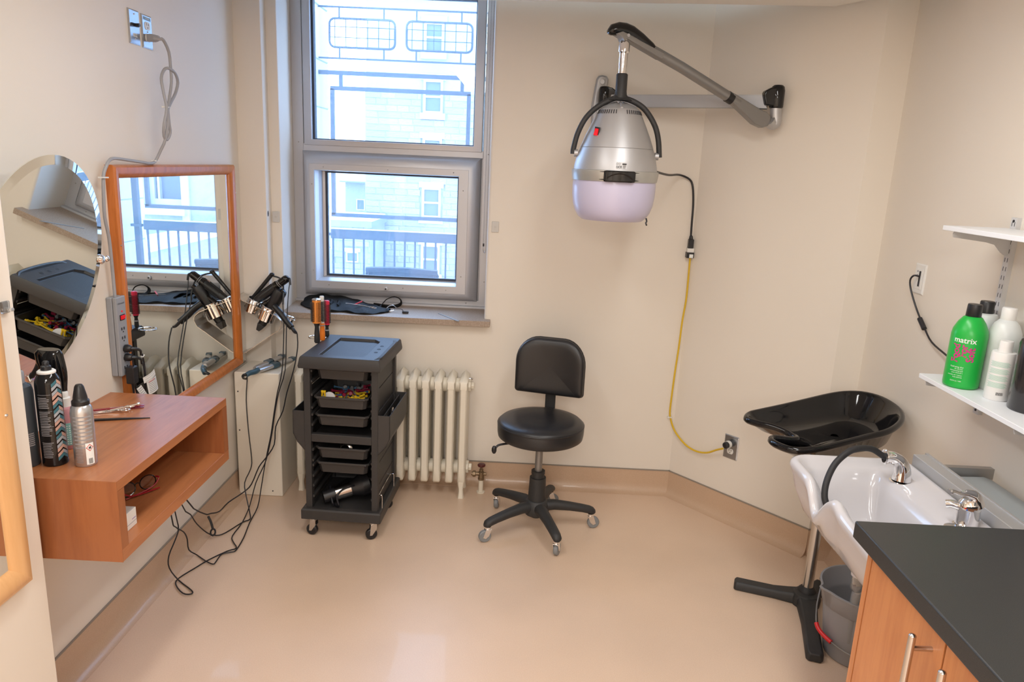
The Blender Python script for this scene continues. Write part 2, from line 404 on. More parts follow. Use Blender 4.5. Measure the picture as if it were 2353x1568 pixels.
# lower opening sash: bevelled hood moulding, flat rails, rebate, gasket, pane
b = MB()
o, q = (-1.138, -.242, .895, 1.622), (-1.091, -.300, .938, 1.560)
rect = lambda r, y: [(r[0], y, r[2]), (r[1], y, r[2]), (r[1], y, r[3]), (r[0], y, r[3])]
mix = lambda a, c, t: tuple(a[k] + (c[k] - a[k]) * t for k in range(4))
ls = [rect(o, 3.77), rect(o, 3.752), rect(mix(o, q, .18), 3.728), rect(mix(o, q, .45), 3.708), rect(mix(o, q, .8), 3.698), rect(q, 3.696)]
b.loft(ls, c0=False, c1=False); b.build('sash_moulding', M['alu'], Wn, ang=50, recalc=True)
b = MB(); ring_frame(b, q, (-1.067, -.349, .977, 1.529), 3.6955, 3.77); b.build('sash_frame', M['alu'], Wn, bevel=.0015)
b = MB()
q2 = (-1.0665, -.3495, .9775, 1.5285); q3 = (-1.037, -.357, .990, 1.521)
ls = [rect(q2, 3.705), rect(mix(q2, q3, .35), 3.742), rect(mix(q2, q3, .42), 3.744), rect(mix(q2, q3, .55), 3.79), rect(q3, 3.795)]
b.loft(ls, c0=False, c1=False)
b.build('rebate', M['alu'], Wn)
b = MB(); ring_frame(b, (-1.037, -.357, .990, 1.522), (-1.026, -.362, 1.0, 1.516), 3.792, 3.81); b.build('gasket', M['gasket'], Wn)
MB().box(-1.04, -.355, 3.80, 3.806, .985, 1.525).build('glass_pane', M['pane'], Wn)
b = MB().lathe([(.0001, .004), (.0016, .0035), (.003, .0018), (.0032, 0)], 10); s0 = None
for x, z in ((-1.02, 1.545), (-.70, 1.545), (-.375, 1.545), (-1.079, 1.46), (-1.079, 1.03), (-.325, 1.46), (-.325, 1.03), (-1.0, .957), (-.79, .957), (-.62, .957), (-.40, .957)):
    if s0 is None: s0 = b.build('screw', M['chrome2'], Wn, local=True); o = s0
    else: o = s0.copy(); COL.objects.link(o)
    o.location = (x + .69, 3.6955 - 3.755, z - .85); o.rotation_euler = (R(90), 0, 0)
for x, z in ((-1.158, 1.66), (-1.158, 1.0), (-.21, 1.64), (-.21, 1.0), (-.30, .884)):
    o = s0.copy(); COL.objects.link(o); o.location = (x + .69, 0, z - .85); o.rotation_euler = (R(90), 0, 0)
b = MB(); b.lathe([(.0001, .012), (.006, .012), (.0075, .0105), (.0105, .010), (.011, .006), (.0115, 0)], 24, X=Matrix.Translation((-.707, 3.6955, .950)) @ Matrix.Rotation(R(90), 4, 'X'))
lk = b.build('window_lock', M['alu'], Wn); b = MB(); b.box(-.0035, .0035, -.0035, .0035, 0, .0128, X=Matrix.Translation((-.707, 3.6955, .950)) @ Matrix.Rotation(R(90), 4, 'X') @ Matrix.Rotation(R(45), 4, 'Z')); b.build('key_hole', M['ink'], lk)
b = MB().box(-1.187, -.187, 3.725, 3.80, .853, .872); b.build('sub_sill', M['alu'], Wn, bevel=.003)
b = MB().prism([(-1.165, 3.425), (-.157, 3.425), (-.157, 3.482), (-.187, 3.484), (-.187, 3.78), (-1.185, 3.78), (-1.16, 3.48), (-1.165, 3.48)], .834, .862)
b.build('window_sill', M['stone'], Wn, bevel=.002)

# ================================================================ OUTSIDE
S(MB().box(-3.2, 3.2, 3.9, 7.25, -.30, -.12), 'trim_2', M['deck'])                           # balcony slab
b = MB()
for x0, x1 in ((-1.5, -1.19), (-.18, 1.8)): b.box(x0, x1, 3.9, 4.02, -.2, 4.2)
S(b, 'wall_outside', M['ashlar'])
def pier(name, x0, x1, y0, y1, label):
    t = thing(name, label, 'pier', ((x0 + x1) / 2, (y0 + y1) / 2, -.2))
    z = -.2; k = 0; rr = random.Random(3)
    while z < 5.2:
        h = .40 + .12 * rr.random()
        MB().box(x0 + .004 * rr.random(), x1 - .004 * rr.random(), y0, y1, z + .004, z + h - .004).build('stone_block', M['ashlar'], t, bevel=.008, seg=1)
        z += h
    MB().box(x0 + .012, x1 - .012, y0 + .012, y1 - .012, -.2, z).build('mortar_core', M['extm'], t)
pier('stone_pier', -2.42, -1.97, 6.9, 7.4, 'smooth stone pier at the left end of the balcony railing')
pier('stone_pier', 1.22, 1.85, 6.9, 7.4, 'smooth stone pier at the right end of the balcony railing')
# railing
rl = thing('balcony_railing', 'dark iron balcony railing with broad top band and thin balusters', 'railing', (-.42, 7.0, -.12))
MB().box(-1.865, 1.03, 6.98, 7.03, .835, .925).build('top_band', M['iron'], rl, bevel=.004)
MB().box(-1.87, 1.035, 6.975, 7.04, .925, .932).build('snow_cap', M['extframe'], rl, label='pale frosted strip along the top of the band')
MB().box(-1.865, 1.03, 6.995, 7.02, .0, .03).build('bottom_rail', M['iron'], rl)
x = -1.85; b0 = None
while x < 1.03:
    if b0 is None: b0 = MB().box(x - .008, x + .008, 7.0, 7.016, .03, .84).build('baluster', M['iron'], rl); x00 = x; o = b0
    else: o = b0.copy(); COL.objects.link(o); o.location.x = x - x00
    x += .0985
for x in (-1.92, 1.1): MB().box(x - .05, x + .06, 6.99, 7.02, .86, .885).build('wall_bracket', M['iron'], rl)
# guard screen above the railing
gs = thing('guard_screen', 'dark iron guard screen of frames and rounded grids above the railing', 'screen', (-.4, 7.05, 1.05))
def bar(x0, z0, x1, z1, w, name='bar', y=7.05):
    if abs(x1 - x0) > abs(z1 - z0): m = MB().box(x0, x1, y - w / 2, y + w / 2, z0 - w / 2, z0 + w / 2)
    else: m = MB().box(x0 - w / 2, x0 + w / 2, y - w / 2, y + w / 2, z0, z1)
    return m.build(name, M['iron'], gs)
bar(-1.97, 2.34, 1.22, 2.34, .035, 'cross_bar'); bar(-1.97, 2.90, 1.22, 2.90, .014, 'cross_bar'); bar(-1.97, 2.465, 1.22, 2.465, .014, 'cross_bar')
bar(-1.87, 1.055, 1.03, 1.055, .035, 'cross_bar')
for x0, x1 in ((-1.865, -.575), (-.45, 1.02)):
    bar(x0, 2.205, x1, 2.205, .035, 'frame_top'); bar(x0 + .015, 1.055, x0 + .015, 2.2, .035, 'frame_upright'); bar(x1 - .015, 1.055, x1 - .015, 2.2, .035, 'frame_upright')
    for x in (x0 + .095, x1 - .08): bar(x, 2.21, x, 2.34, .03, 'spacer')
for k in range(4):
    x0 = -1.87 + k * .70; x1 = x0 + .595
    p = []
    for cx, cz, a0 in ((x1 - .05, 2.755, 0), (x0 + .05, 2.755, 90), (x0 + .05, 2.61, 180), (x1 - .05, 2.61, 270)):
        for j in range(5): p.append((cx + .05 * cos(R(a0 + 22.5 * j)), 7.05, cz + .05 * sin(R(a0 + 22.5 * j))))
    g = MB().tube(p, .010, 6, 1, closed=True).build('grid_frame', M['iron'], gs)
    m = MB()
    for j in range(6): m.box(x0 + .05 + j * .099 - .003, x0 + .05 + j * .099 + .003, 7.047, 7.053, 2.56, 2.805)
    for z in (2.645, 2.735): m.box(x0, x1, 7.047, 7.053, z - .003, z + .003)
    m.build('grid_wires', M['iron'], g)
    for x in (x0 + .09, x1 - .10):
        bar(x, 2.805, x, 2.90, .012, 'spacer'); bar(x, 2.465, x, 2.56, .012, 'spacer')
bar(1.12, -.1, 1.12, 3.0, .05, 'post')
# patio chairs
def patio_chair(name, label, cx, cy, top, w, rz):
    t = thing(name, label, 'patio chair', (cx, cy, -.12), rz)
    X = Matrix.Translation((0, .0, 0))
    h = top + .12
    out = [(-w / 2 + .02, .40), (-w / 2 + .05, h - .12), (-w / 2, h - .04), (-w / 2 + .02, h), (w / 2 - .02, h), (w / 2, h - .04), (w / 2 - .05, h - .12), (w / 2 - .02, .40)]
    m = MB(); m.prism(out, .0, .015, 'xz'); m.build('sling_back', M['mesh'], t, bevel=.004, local=True)
    m = MB(); m.tube([(-w / 2 + .01, -.006, h - .015), (0, -.012, h - .005), (w / 2 - .01, -.006, h - .015)], .02, 8); m.build('top_rail', M['iron'], t, local=True)
    m = MB(); m.box(-w / 2 + .02, w / 2 - .02, .0, .48, .40, .42); m.build('seat', M['mesh'], t, bevel=.006, local=True)
    for sx in (-1, 1):
        m = MB(); m.tube([(sx * w / 2, -.06, 0), (sx * w / 2, .0, .42), (sx * (w / 2 - .03), .0, h - .02)], .014, 8); m.build('leg', M['iron'], t, local=True)
        m = MB(); m.tube([(sx * w / 2, .46, 0), (sx * w / 2, .45, .62), (sx * w / 2, .40, .66), (sx * w / 2, .05, .66)], .014, 8); m.build('leg', M['iron'], t, local=True)
patio_chair('patio_chair', 'dark sling patio chair seen through the middle of the lower pane', -.775, 4.58, .925, .47, 0)
patio_chair('patio_chair', 'taller dark patio chair at the right of the balcony, seen in the framed mirror', .26, 4.75, 1.07, .50, -.1)
# far stone building
fb = thing('stone_building', 'pale rusticated stone building with sash windows across the yard', 'building', (-3, 41, -14))
MB().box(-8.75, 6, 40.14, 48, -14, 14).build('wall_core', M['extm'], fb)
st = None; rr = random.Random(5); cnt = 0
meshes = []
for k in range(4):
    m = MB(); n = random.Random(k)
    m.loft([[(-.5, .1, -.5), (.5, .1, -.5), (.5, .1, .5), (-.5, .1, .5)], [(-.5, 0, -.5), (.5, 0, -.5), (.5, 0, .5), (-.5, 0, .5)],
            [(-.42 + .06 * n.random() - .03, -.05, -.40), (.44, -.04 - .03 * n.random(), -.40), (.43, -.05, .40), (-.44, -.04 - .03 * n.random(), .40)]], c0=False)
    o = m.build('stone', M['ext1' if k % 2 else 'ext2'], fb, ang=20, local=True); meshes.append(o)
WZ = [(8.6, 7.0), (5.75, 3.95), (2.7, .95), (.22, -1.45), (-2.85, -4.6)]
WIN = [(5.65, 4.0), (2.72, 1.2), (.16, -1.42), (-2.9, -4.5), (8.45, 7.0)]
first = [True] * 4
z = -4.6
while z < 4.9 and cnt < 292:
    h = .33
    x = -8.78 - .35 * rr.random()
    x = -8.8
    while x < -2.5:
        w = .55 + .75 * rr.random()
        if x + w > -2.5: w = -2.5 - x + .1
        x1 = x + w
        hit = False
        for (zt, zb) in WIN:
            if z + h > zb - .15 and z < zt + .15 and x1 > -5.85 and x < -4.62: hit = True
        segs = [(x, x1)] if not hit else [(x, min(x1, -5.85)), (max(x, -4.62), x1)]
        for a, c in segs:
            if c - a > .12 and cnt < 292:
                k = rr.randrange(4)
                if first[k]: o = meshes[k]; first[k] = False
                else: o = meshes[k].copy(); COL.objects.link(o)
                o.location = ((a + c) / 2 + 3, 40.05 - 41, z + h / 2 + 14); o.scale = (c - a - .004, .45, h - .004); cnt += 1
        x = x1
    z += h
for (zt, zb) in WIN:
    m = MB(); ring_frame(m, (-5.74, -4.72, zb, zt), (-5.62, -4.84, zb + .1, zt - .1), 40.03, 40.16); f = m.build('window_frame', M['extframe'], fb)
    zm = (zb + zt) / 2
    MB().box(-5.62, -4.84, 40.07, 40.14, zm - .05, zm + .05).build('sash_rail', M['extframe'], f)
    MB().box(-5.63, -4.83, 40.11, 40.13, zm, zt - .08).build('pane', M['extglass'], f)
    MB().box(-5.63, -4.83, 40.12, 40.135, zb + .08, zm).build('pane', M['extglass'], f)
    MB().box(-5.9, -4.58, 39.95, 40.2, zb - .32, zb).build('stone_sill', M['ashlar'], fb)
    MB().box(-5.9, -4.58, 40.0, 40.2, zt, zt + .3).build('stone_lintel', M['ashlar'], fb)
# lower house at the left of it
lh = thing('stone_house', 'low stone house with a flat pale roof left of the tall stone building', 'building', (-11, 37, -14))
MB().box(-15, -7.7, 36.2, 39.8, -14, -1.75).build('wall', M['ext1'], lh)
MB().box(-15.2, -7.6, 36.0, 39.9, -1.75, -1.46).build('roof_edge', M['fascia'], lh)
MB().prism([(-15.2, -1.455), (-7.6, -1.455), (-7.7, -1.30), (-15.1, -1.30)], 36.1, 39.8, 'xz').build('roof', M['roof'], lh)
for x0, x1, z0, z1 in ((-8.9, -8.3, -3.5, -2.98), (-10.3, -9.6, -2.9, -2.3)):
    m = MB(); ring_frame(m, (x0, x1, z0, z1), (x0 + .06, x1 - .06, z0 + .06, z1 - .06), 36.12, 36.25); f = m.build('window_frame', M['extframe'], lh)
    MB().box(x0 + .05, x1 - .05, 36.17, 36.19, z0 + .05, z1 - .05).build('pane', M['extglass'], f)
    MB().box(x0 - .1, x1 + .1, 36.1, 36.25, z1, z1 + .18).build('stone_lintel', M['ashlar'], lh)
h2 = thing('stone_cottage', 'small pale cottage with overhanging snowy roof behind the low stone house', 'building', (-12.5, 60, -14))
MB().box(-14.8, -9.5, 60, 66, -14, -.35).build('wall', M['ext2'], h2)
MB().prism([(-15.1, -.33), (-9.2, -.33), (-9.2, -.15), (-10.5, .75), (-14.2, .75), (-15.1, -.15)], 59.4, 66, 'xz').build('roof', M['roof'], h2)
MB().box(-15.1, -9.2, 59.35, 59.45, -.40, -.30).build('roof_edge', M['fascia'], h2)
for x in (-13.9, -12.9):
    m = MB(); ring_frame(m, (x, x + .7, -2.6, -1.7), (x + .08, x + .62, -2.52, -1.78), 59.93, 60.1); f = m.build('window_frame', M['extframe'], h2)
    MB().box(x + .07, x + .63, 59.97, 60.0, -2.55, -1.75).build('pane', M['extglass'], f)
S(MB().prism([(54, -14.1), (56, -7.5), (75, -3.4), (120, .3), (120, -14.1)], -70, 40, 'yz'), 'ground', mat('snowy_slope', (.40, .41, .43, 1), .9, var=.25, vscale=.25))
rr = random.Random(9); sx = None; z = -4.4
while z < -1.85:
    x = -10.0
    while x < -7.7:
        w = .5 + .5 * rr.random(); o = meshes[rr.randrange(4)].copy(); COL.objects.link(o); o.parent = lh
        w = min(w, -7.7 - x); o.location = (x + w / 2 + 11, 36.15 - 37, z + .14 + 14); o.scale = (w - .004, .45, .276)
        hit = any(x + w > a - .1 and x < b_ + .1 and z + .28 > c_ and z < d_ + .2 for a, b_, c_, d_ in ((-8.9, -8.3, -3.5, -2.98), (-10.3, -9.6, -2.9, -2.3)))
        if hit or w < .1: bpy.data.objects.remove(o)
        x += w
    z += .28
S(MB().box(-60, 60, 8, 120, -14.3, -14), 'ground', M['ground'])
# wing at the right, seen only in the framed mirror
wg = thing('stone_wing', 'rough stone wing with a tall window beyond the balcony, seen in the framed mirror', 'building', (3.2, 10.5, -14))
MB().box(1.0, 2.06, 10.02, 11.5, -14, 6).build('wall', M['ext2'], wg)
MB().box(2.56, 6.5, 10.02, 11.5, -14, 6).build('wall', M['ext2'], wg)
MB().box(2.06, 2.56, 10.02, 11.5, -14, .82).build('wall', M['ext2'], wg)
MB().box(1.96, 2.06, 9.98, 10.2, .55, 4.5).build('smooth_quoin', M['ashlar'], wg)
m = MB(); ring_frame(m, (2.06, 2.56, .84, 3.4), (2.12, 2.50, .92, 3.3), 10.14, 10.3); f = m.build('window_frame', M['extframe'], wg)
MB().box(2.43, 2.46, 10.15, 10.28, .9, 3.35).build('mullion', M['extframe'], f); MB().box(2.1, 2.52, 10.22, 10.24, .9, 3.32).build('pane', M['extglass'], f)
MB().box(2.0, 2.66, 9.92, 10.3, .72, .84).build('stone_sill', M['ashlar'], wg)
m = MB(); m.prism([(1.0, .62), (2.75, .14), (2.75, .40), (1.0, .75)], 9.7, 10.03, 'xz'); m.build('sloping_coping', M['roof'], wg)

# ================================================================ LEFT WALL
CORD_IRON_A=[(-1.105,3.290,0.925),(-1.091,3.250,0.812),(-1.084,3.190,0.642),(-1.103,3.171,0.537),(-1.115,3.155,0.448),(-1.126,3.137,0.350),(-1.141,3.122,0.266),(-1.152,3.109,0.196),(-1.158,3.072,0.105),(-1.159,3.024,0.037),(-1.163,2.936,0.007),(-1.139,2.803,0.007),(-1.131,2.702,0.007),(-1.143,2.683,0.007),(-1.175,2.663,0.007),(-1.175,2.609,0.007),(-1.178,2.586,0.007),(-1.215,2.605,0.007),(-1.270,2.647,0.007),(-1.285,2.614,0.048),(-1.285,2.606,0.100),(-1.285,2.581,0.144),(-1.285,2.520,0.198),(-1.285,2.496,0.254),(-1.287,2.450,0.600),(-1.285,2.330,0.780),(-1.275,2.300,0.960)]
CORD_IRON_B=[(-1.083,3.317,1.003),(-1.083,3.290,0.926),(-1.079,3.250,0.812),(-1.070,3.190,0.643),(-1.097,3.171,0.538),(-1.111,3.155,0.448),(-1.122,3.137,0.351),(-1.137,3.122,0.266),(-1.152,3.112,0.210),(-1.187,3.089,0.126),(-1.196,3.029,0.042),(-1.195,2.933,0.007),(-1.191,2.812,0.007),(-1.168,2.763,0.007),(-1.136,2.716,0.007),(-1.163,2.688,0.007),(-1.208,2.616,0.007),(-1.235,2.551,0.007),(-1.264,2.474,0.007),(-1.253,2.431,0.007),(-1.204,2.381,0.007),(-1.173,2.378,0.007),(-1.179,2.400,0.007),(-1.258,2.463,0.007),(-1.285,2.453,0.063),(-1.285,2.456,0.112),(-1.285,2.509,0.146),(-1.285,2.542,0.179),(-1.285,2.525,0.259),(-1.287,2.450,0.600),(-1.285,2.330,0.780),(-1.275,2.300,0.920)]
CORD_DRYER=[(-1.028,3.245,0.802),(-1.021,3.223,0.740),(-1.031,3.190,0.645),(-1.059,3.171,0.540),(-1.075,3.156,0.456),(-1.105,3.143,0.385),(-1.110,3.128,0.302),(-1.143,3.118,0.244),(-1.178,3.109,0.195),(-1.206,3.085,0.120),(-1.235,3.064,0.089),(-1.285,3.010,0.061),(-1.285,2.911,0.066),(-1.285,2.829,0.098),(-1.285,2.765,0.129),(-1.285,2.623,0.259),(-1.287,2.450,0.600),(-1.285,2.330,0.780),(-1.275,2.300,0.940)]
CORD_FLAT=[(-1.243,3.182,0.593),(-1.245,3.165,0.496),(-1.231,3.140,0.359),(-1.213,3.117,0.234),(-1.216,3.108,0.184),(-1.239,3.089,0.123),(-1.220,3.053,0.074),(-1.189,3.008,0.014),(-1.173,2.964,0.007),(-1.195,2.933,0.007),(-1.230,2.835,0.007),(-1.259,2.809,0.007),(-1.285,2.782,0.032),(-1.285,2.694,0.120),(-1.285,2.647,0.185),(-1.285,2.579,0.264),(-1.287,2.450,0.600),(-1.285,2.330,0.780),(-1.275,2.300,0.900)]
CORD_STRIP=[(-1.265,2.629,1.957),(-1.265,2.664,1.923),(-1.265,2.670,1.874),(-1.265,2.669,1.823),(-1.265,2.641,1.756),(-1.264,2.629,1.733),(-1.259,2.622,1.682),(-1.263,2.633,1.654),(-1.270,2.621,1.629),(-1.270,2.600,1.642),(-1.262,2.591,1.681),(-1.259,2.610,1.732),(-1.264,2.606,1.782),(-1.271,2.610,1.831),(-1.269,2.632,1.862),(-1.261,2.649,1.868),(-1.259,2.688,1.857),(-1.266,2.720,1.829),(-1.271,2.706,1.790),(-1.268,2.662,1.757),(-1.260,2.618,1.726),(-1.260,2.615,1.689),(-1.270,2.609,1.630),(-1.288,2.608,1.593),(-1.305,2.598,1.555),(-1.303,2.557,1.547),(-1.301,2.496,1.551),(-1.299,2.411,1.557),(-1.297,2.331,1.562),(-1.295,2.295,1.557),(-1.297,2.274,1.535),(-1.299,2.261,1.509),(-1.301,2.256,1.450),(-1.303,2.256,1.384),(-1.304,2.271,1.322),(-1.306,2.278,1.246),(-1.308,2.283,1.176),(-1.310,2.287,1.130)]
def mirror_frame(t, y0, y1, z0, z1, xw, w, d, mt, round_=True):
    """four mitred rounded rails and a glass on a wall at x = xw facing +x"""
    prof = [(0, 0), (0, d * .75), (w * .18, d), (w * .55, d * .96), (w * .9, d * .62), (w, d * .42), (w, 0)]   # (across, out)
    c = [(y0, z0), (y1, z0), (y1, z1), (y0, z1)]
    for i in range(4):
        a, e = c[i], c[(i + 1) % 4]
        dy, dz = (e[0] - a[0]), (e[1] - a[1]); L = math.hypot(dy, dz); dy /= L; dz /= L
        ny, nz = -dz, dy                                            # inwards
        la = [(xw + h, a[0] + dy * q + ny * q, a[1] + dz * q + nz * q) for q, h in prof]
        lb = [(xw + h, e[0] - dy * q + ny * q, e[1] - dz * q + nz * q) for q, h in prof]
        MB().loft([la, lb]).build('frame_rail' if abs(dz) < .5 else 'frame_stile', mt, t, ang=50)
    MB().box(xw + .002, xw + d * .4, y0 + w * .8, y1 - w * .8, z0 + w * .8, z1 - w * .8).build('mirror_glass', M['mirror'], t)
fm = thing('framed_mirror', 'rectangular wall mirror in a reddish wooden frame beside the power strip', 'mirror', (XL, 2.79, .63))
mirror_frame(fm, 2.324, 3.29, .632, 1.542, XL, .042, .032, M['frame'])
for y, z in ((3.283, 1.42), (2.33, 1.29)):
    MB().ball((XL + .03, y, z), .003, 8).build('screw_head', M['chrome2'], fm)
nm = thing('framed_mirror', 'pale maple framed mirror at the left edge on the nearest wall', 'mirror', (-1.13, 1.1, .59))
mirror_frame(nm, .75, 1.500, .612, 1.75, -1.13, .057, .028, M['maple'])
MB().ball((-1.103, 1.472, 1.025), .004, 8).build('screw_head', M['chrome2'], nm)
m = MB(); m.box(-1.13, -1.122, 1.528, 1.552, 1.235, 1.262); m.box(-1.13, -1.108, 1.535, 1.545, 1.240, 1.248)
tag(m.build('wall_clip', M['clear'], bevel=.003), 'small clear plastic clip on the near wall beside the maple frame', 'clip')

# oval tilting mirror
ov = thing('oval_mirror', 'large oval mirror without a frame, tilted forward on chrome wall pivots', 'mirror', (XL, 1.85, 1.27))
tilt = R(11); cy, cz, cx = 1.855, 1.275, -1.243
ex = V((0, 1, 0)); ey = V((sin(tilt), 0, cos(tilt))); ez = V((cos(tilt), 0, -sin(tilt)))
XO = Matrix((ex, ey, ez)).transposed().to_4x4(); XO.translation = (cx, cy, cz)
A, B = .262, .302
el = lambda a, c, z, n=72: [(a * cos(2 * pi * i / n), c * sin(2 * pi * i / n), z) for i in range(n)]
MB().loft([el(A, B, -.006), el(A, B, -.003), el(A - .024, B - .024, 0)], X=XO).build('mirror_glass', M['mirror'], ov, ang=2)
for s, nm_ in ((1, 1), (-1, 1)):
    py = cy + s * (A + .006)
    m = MB(); m.tube([(XL, py + s * .012, cz), (XL + .03, py + s * .012, cz), (cx - .012, py + s * .008, cz), (cx, py - s * .004, cz)], .0055, 10)
    m.lathe([(.018, 0), (.018, .004), (.012, .010), (.006, .012)], 20, X=Matrix.Translation((XL, py + s * .012, cz)) @ Matrix.Rotation(R(90), 4, 'Y'))
    m.ball((cx + .004, py + s * .010, cz), .010, 14)
    m.lathe([(.0001, .006), (.010, .005), (.014, 0), (.010, -.010), (.004, -.012)], 20, X=Matrix.Translation((cx + .003, py - s * .010, cz)) @ Matrix.Rotation(R(90), 4, 'Y'))
    m.build('pivot_bracket', M['chrome'], ov, label='chrome pivot bracket')

# wall plates
def wallplate(name, label, cat, X, w, h, mt, d=.005):
    t = thing(name, label, cat, tuple(X.translation))
    MB().loft([[(x * w / 2, y * h / 2, 0) for x, y in ((-1, -1), (1, -1), (1, 1), (-1, 1))], [(x * (w / 2), y * (h / 2), d * .5) for x, y in ((-1, -1), (1, -1), (1, 1), (-1, 1))],
               [(x * (w / 2 - .004), y * (h / 2 - .004), d) for x, y in ((-1, -1), (1, -1), (1, 1), (-1, 1))]], X=X).build('plate', mt, t, ang=20)
    return t
def onwall(p, n):
    n = V(n); return frame_X(p, V((0, 0, 1)).cross(n), (0, 0, 1))
def receptacle(t, X, dy, d=.0055):
    f = MB(); pts = [(.0165 * cos(2 * pi * i / 24), max(-.0125, min(.0125, .0165 * sin(2 * pi * i / 24))) + dy) for i in range(24)]
    f.loft([[(x, y, 0) for x, y in pts], [(x, y, d + .0012) for x, y in pts]], X=X); o = f.build('receptacle', M['white_pl'], t)
    s = MB()
    for x, h in ((-.0062, .009), (.0062, .007)): s.box(x - .0011, x + .0011, dy + .001, dy + .001 + h, d, d + .0016, X)
    s.cyl(X @ V((0, dy - .006, d)), X @ V((0, dy - .006, d + .0016)), .0022, n=10); s.build('slots', M['ink'], o)
def plug(parent, X, dy, col, length=.032, r=.0135, name='plug'):
    m = MB(); m.lathe([(r * 1.15, .006), (r * 1.2, .014), (r, .02), (r * .85, length), (r * .5, length + .004)], 20, X=X @ Matrix.Translation((0, dy, 0)))
    return m.build(name, col, parent)
X1 = onwall((XL, 2.562, 1.984), (1, 0, 0))
t = wallplate('switch_plate', 'steel wall plate with a dark jack beside the high outlet', 'wall plate', X1, .068, .108, M['steelplate'])
m = MB(); m.box(-.021, .021, .002, .011, .004, .0085, X1); m.cyl(X1 @ V((0, .0065, .006)), X1 @ V((0, .0065, .022)), .0055, n=12); m.build('jack', M['black'], t)
MB().box(-.011, .011, -.031, -.02, .004, .0062, X1).build('tag', M['white_pl'], t); text('CDN', .009, X1 @ Matrix.Translation((0, -.0255, .0063)), M['ink'], 'tag_print', t)
for y in (.04, -.037): MB().ball(X1 @ V((0, y, .0045)), .003, 8).build('screw_head', M['chrome2'], t)
X2 = onwall((XL, 2.645, 1.982), (1, 0, 0))
t = wallplate('outlet_plate', 'steel duplex outlet high on the left wall feeding the grey cord', 'outlet', X2, .068, .108, M['steelplate'])
receptacle(t, X2, .019); receptacle(t, X2, -.019)
MB().box(-.024, .024, .037, .047, .004, .0058, X2).build('label_strip', mat('blue_strip', (.20, .33, .5, 1), .4), t); text('W56A', .010, X2 @ Matrix.Translation((0, .042, .006)), M['whiteink'], 'label_print', t)
MB().ball(X2 @ V((0, 0, .0045)), .003, 8).build('screw_head', M['chrome2'], t)
X3 = onwall((XL, 3.358, .643), (1, 0, 0))

# power strip with its cord and tie
ps = thing('power_strip', 'grey wall mounted power strip with lit red switch and long grey cord', 'power strip', (XL, 2.30, .865))
m = MB(); m.box(XL, XL + .020, 2.266, 2.322, .868, 1.130); m.box(XL + .0205, XL + .034, 2.266, 2.322, .868, 1.130); m.build('housing', M['grey'], ps, bevel=.004)
xf = XL + .034
XS = lambda z: onwall((xf, 2.294, z), (1, 0, 0))
MB().box(-.014, .014, -.009, .009, 0, .002, XS(1.062)).build('switch_bezel', M['black'], ps)
m = MB(); m.loft([[(-.011, -.0065, .001), (.011, -.0065, .001), (.011, .0065, .001), (-.011, .0065, .001)], [(-.011, -.006, .004), (.011, -.006, .004), (.011, .006, .0065), (-.011, .006, .0065)]], X=XS(1.062)); m.build('switch_rocker', M['redlit'], ps)
MB().cyl(XS(1.082) @ V((0, 0, 0)), XS(1.082) @ V((0, 0, .002)), .0028, n=10).build('pilot_light', M['redlit'], ps)
text('Wiremold', .0085, XS(1.108), M['ink'], 'maker_print', ps)
for z in (1.024, .994, .955, .926, .895):
    s = MB(); X = XS(z)
    for x, w in ((-.008, .0028), (.006, .0028)): s.box(x - w, x + w, -.004, .005, 0, .0008, X)
    s.box(-.0025, .0025, -.012, -.008, 0, .0008, X); s.build('socket', M['ink'], ps)
c = MB(); c.tube([(-1.29, 2.612, 1.959), (-1.272, 2.616, 1.957)] + [tuple(p) for p in CORD_STRIP], .0052, 8, 3); cs = c.build('cord', M['greycord'], ps)
m = MB(); X = onwall((XL + .005, 2.645, 1.963), (1, 0, 0))
m = MB(); m.loft([[(x * a, y * a2, z) for x, y in ((-1, -1), (1, -1), (1, 1), (-1, 1))] for a, a2, z in ((.012, .011, .002), (.0125, .012, .022), (.011, .010, .034), (.006, .006, .046))], X=Matrix.Translation((XL + .004, 2.645, 1.963)) @ onwall((0, 0, 0), (1, -.25, 0)).to_3x3().to_4x4())
m.build('plug', M['greycord'], ps, bevel=.002)
for p in ((-1.266, 2.625, 1.738), (-1.308, 2.606, 1.556), (-1.298, 2.262, 1.505)):
    m = MB(); m.box(p[0] - .010, p[0] + .008, p[1] - .016, p[1] + .012, p[2] - .002, p[2] + .002); m.build('cable_tie', M['white_pl'], ps, label='white cable tie')

# wall hung desk
dk = thing('wall_desk', 'wall hung cherry laminate shelf desk with open cubby below its top', 'desk', (-1.14, 1.93, .607))
D = dict(x0=XL, x1=-.951, y0=1.60, y1=2.250, z0=.607, z1=.820, t=.026)
MB().box(D['x0'], D['x1'], D['y0'], D['y1'], .794, .820).build('desk_top', M['desk'], dk, bevel=.0008, seg=1)
MB().box(D['x0'], D['x1'], D['y0'], D['y1'], .607, .640).build('bottom_board', M['desk'], dk, bevel=.0008, seg=1)
MB().box(D['x0'], D['x1'], 1.6003, 1.630, .6404, .7938).build('end_panel', M['deskend'], dk)
MB().box(D['x0'], D['x1'], 2.216, 2.2497, .6404, .7938).build('end_panel', M['deskend'], dk)
MB().box(D['x0'], D['x0'] + .02, 1.631, 2.215, .6404, .7938).build('back_panel', M['desk'], dk)
# darker joint lines are real gaps: end faces carry a thin veneer over the board ends
MB().box(D['x0'], D['x1'] + .0004, 1.5985, 1.600, .607, .8195).build('end_veneer', M['deskend'], dk)

# ---- bottles and tools on the desk
def bottle(name, label, cat, p, prof, mt, n=40, mats=None, group=None):
    t = thing(name, label, cat, p, 0, group); return t
dz = .8203
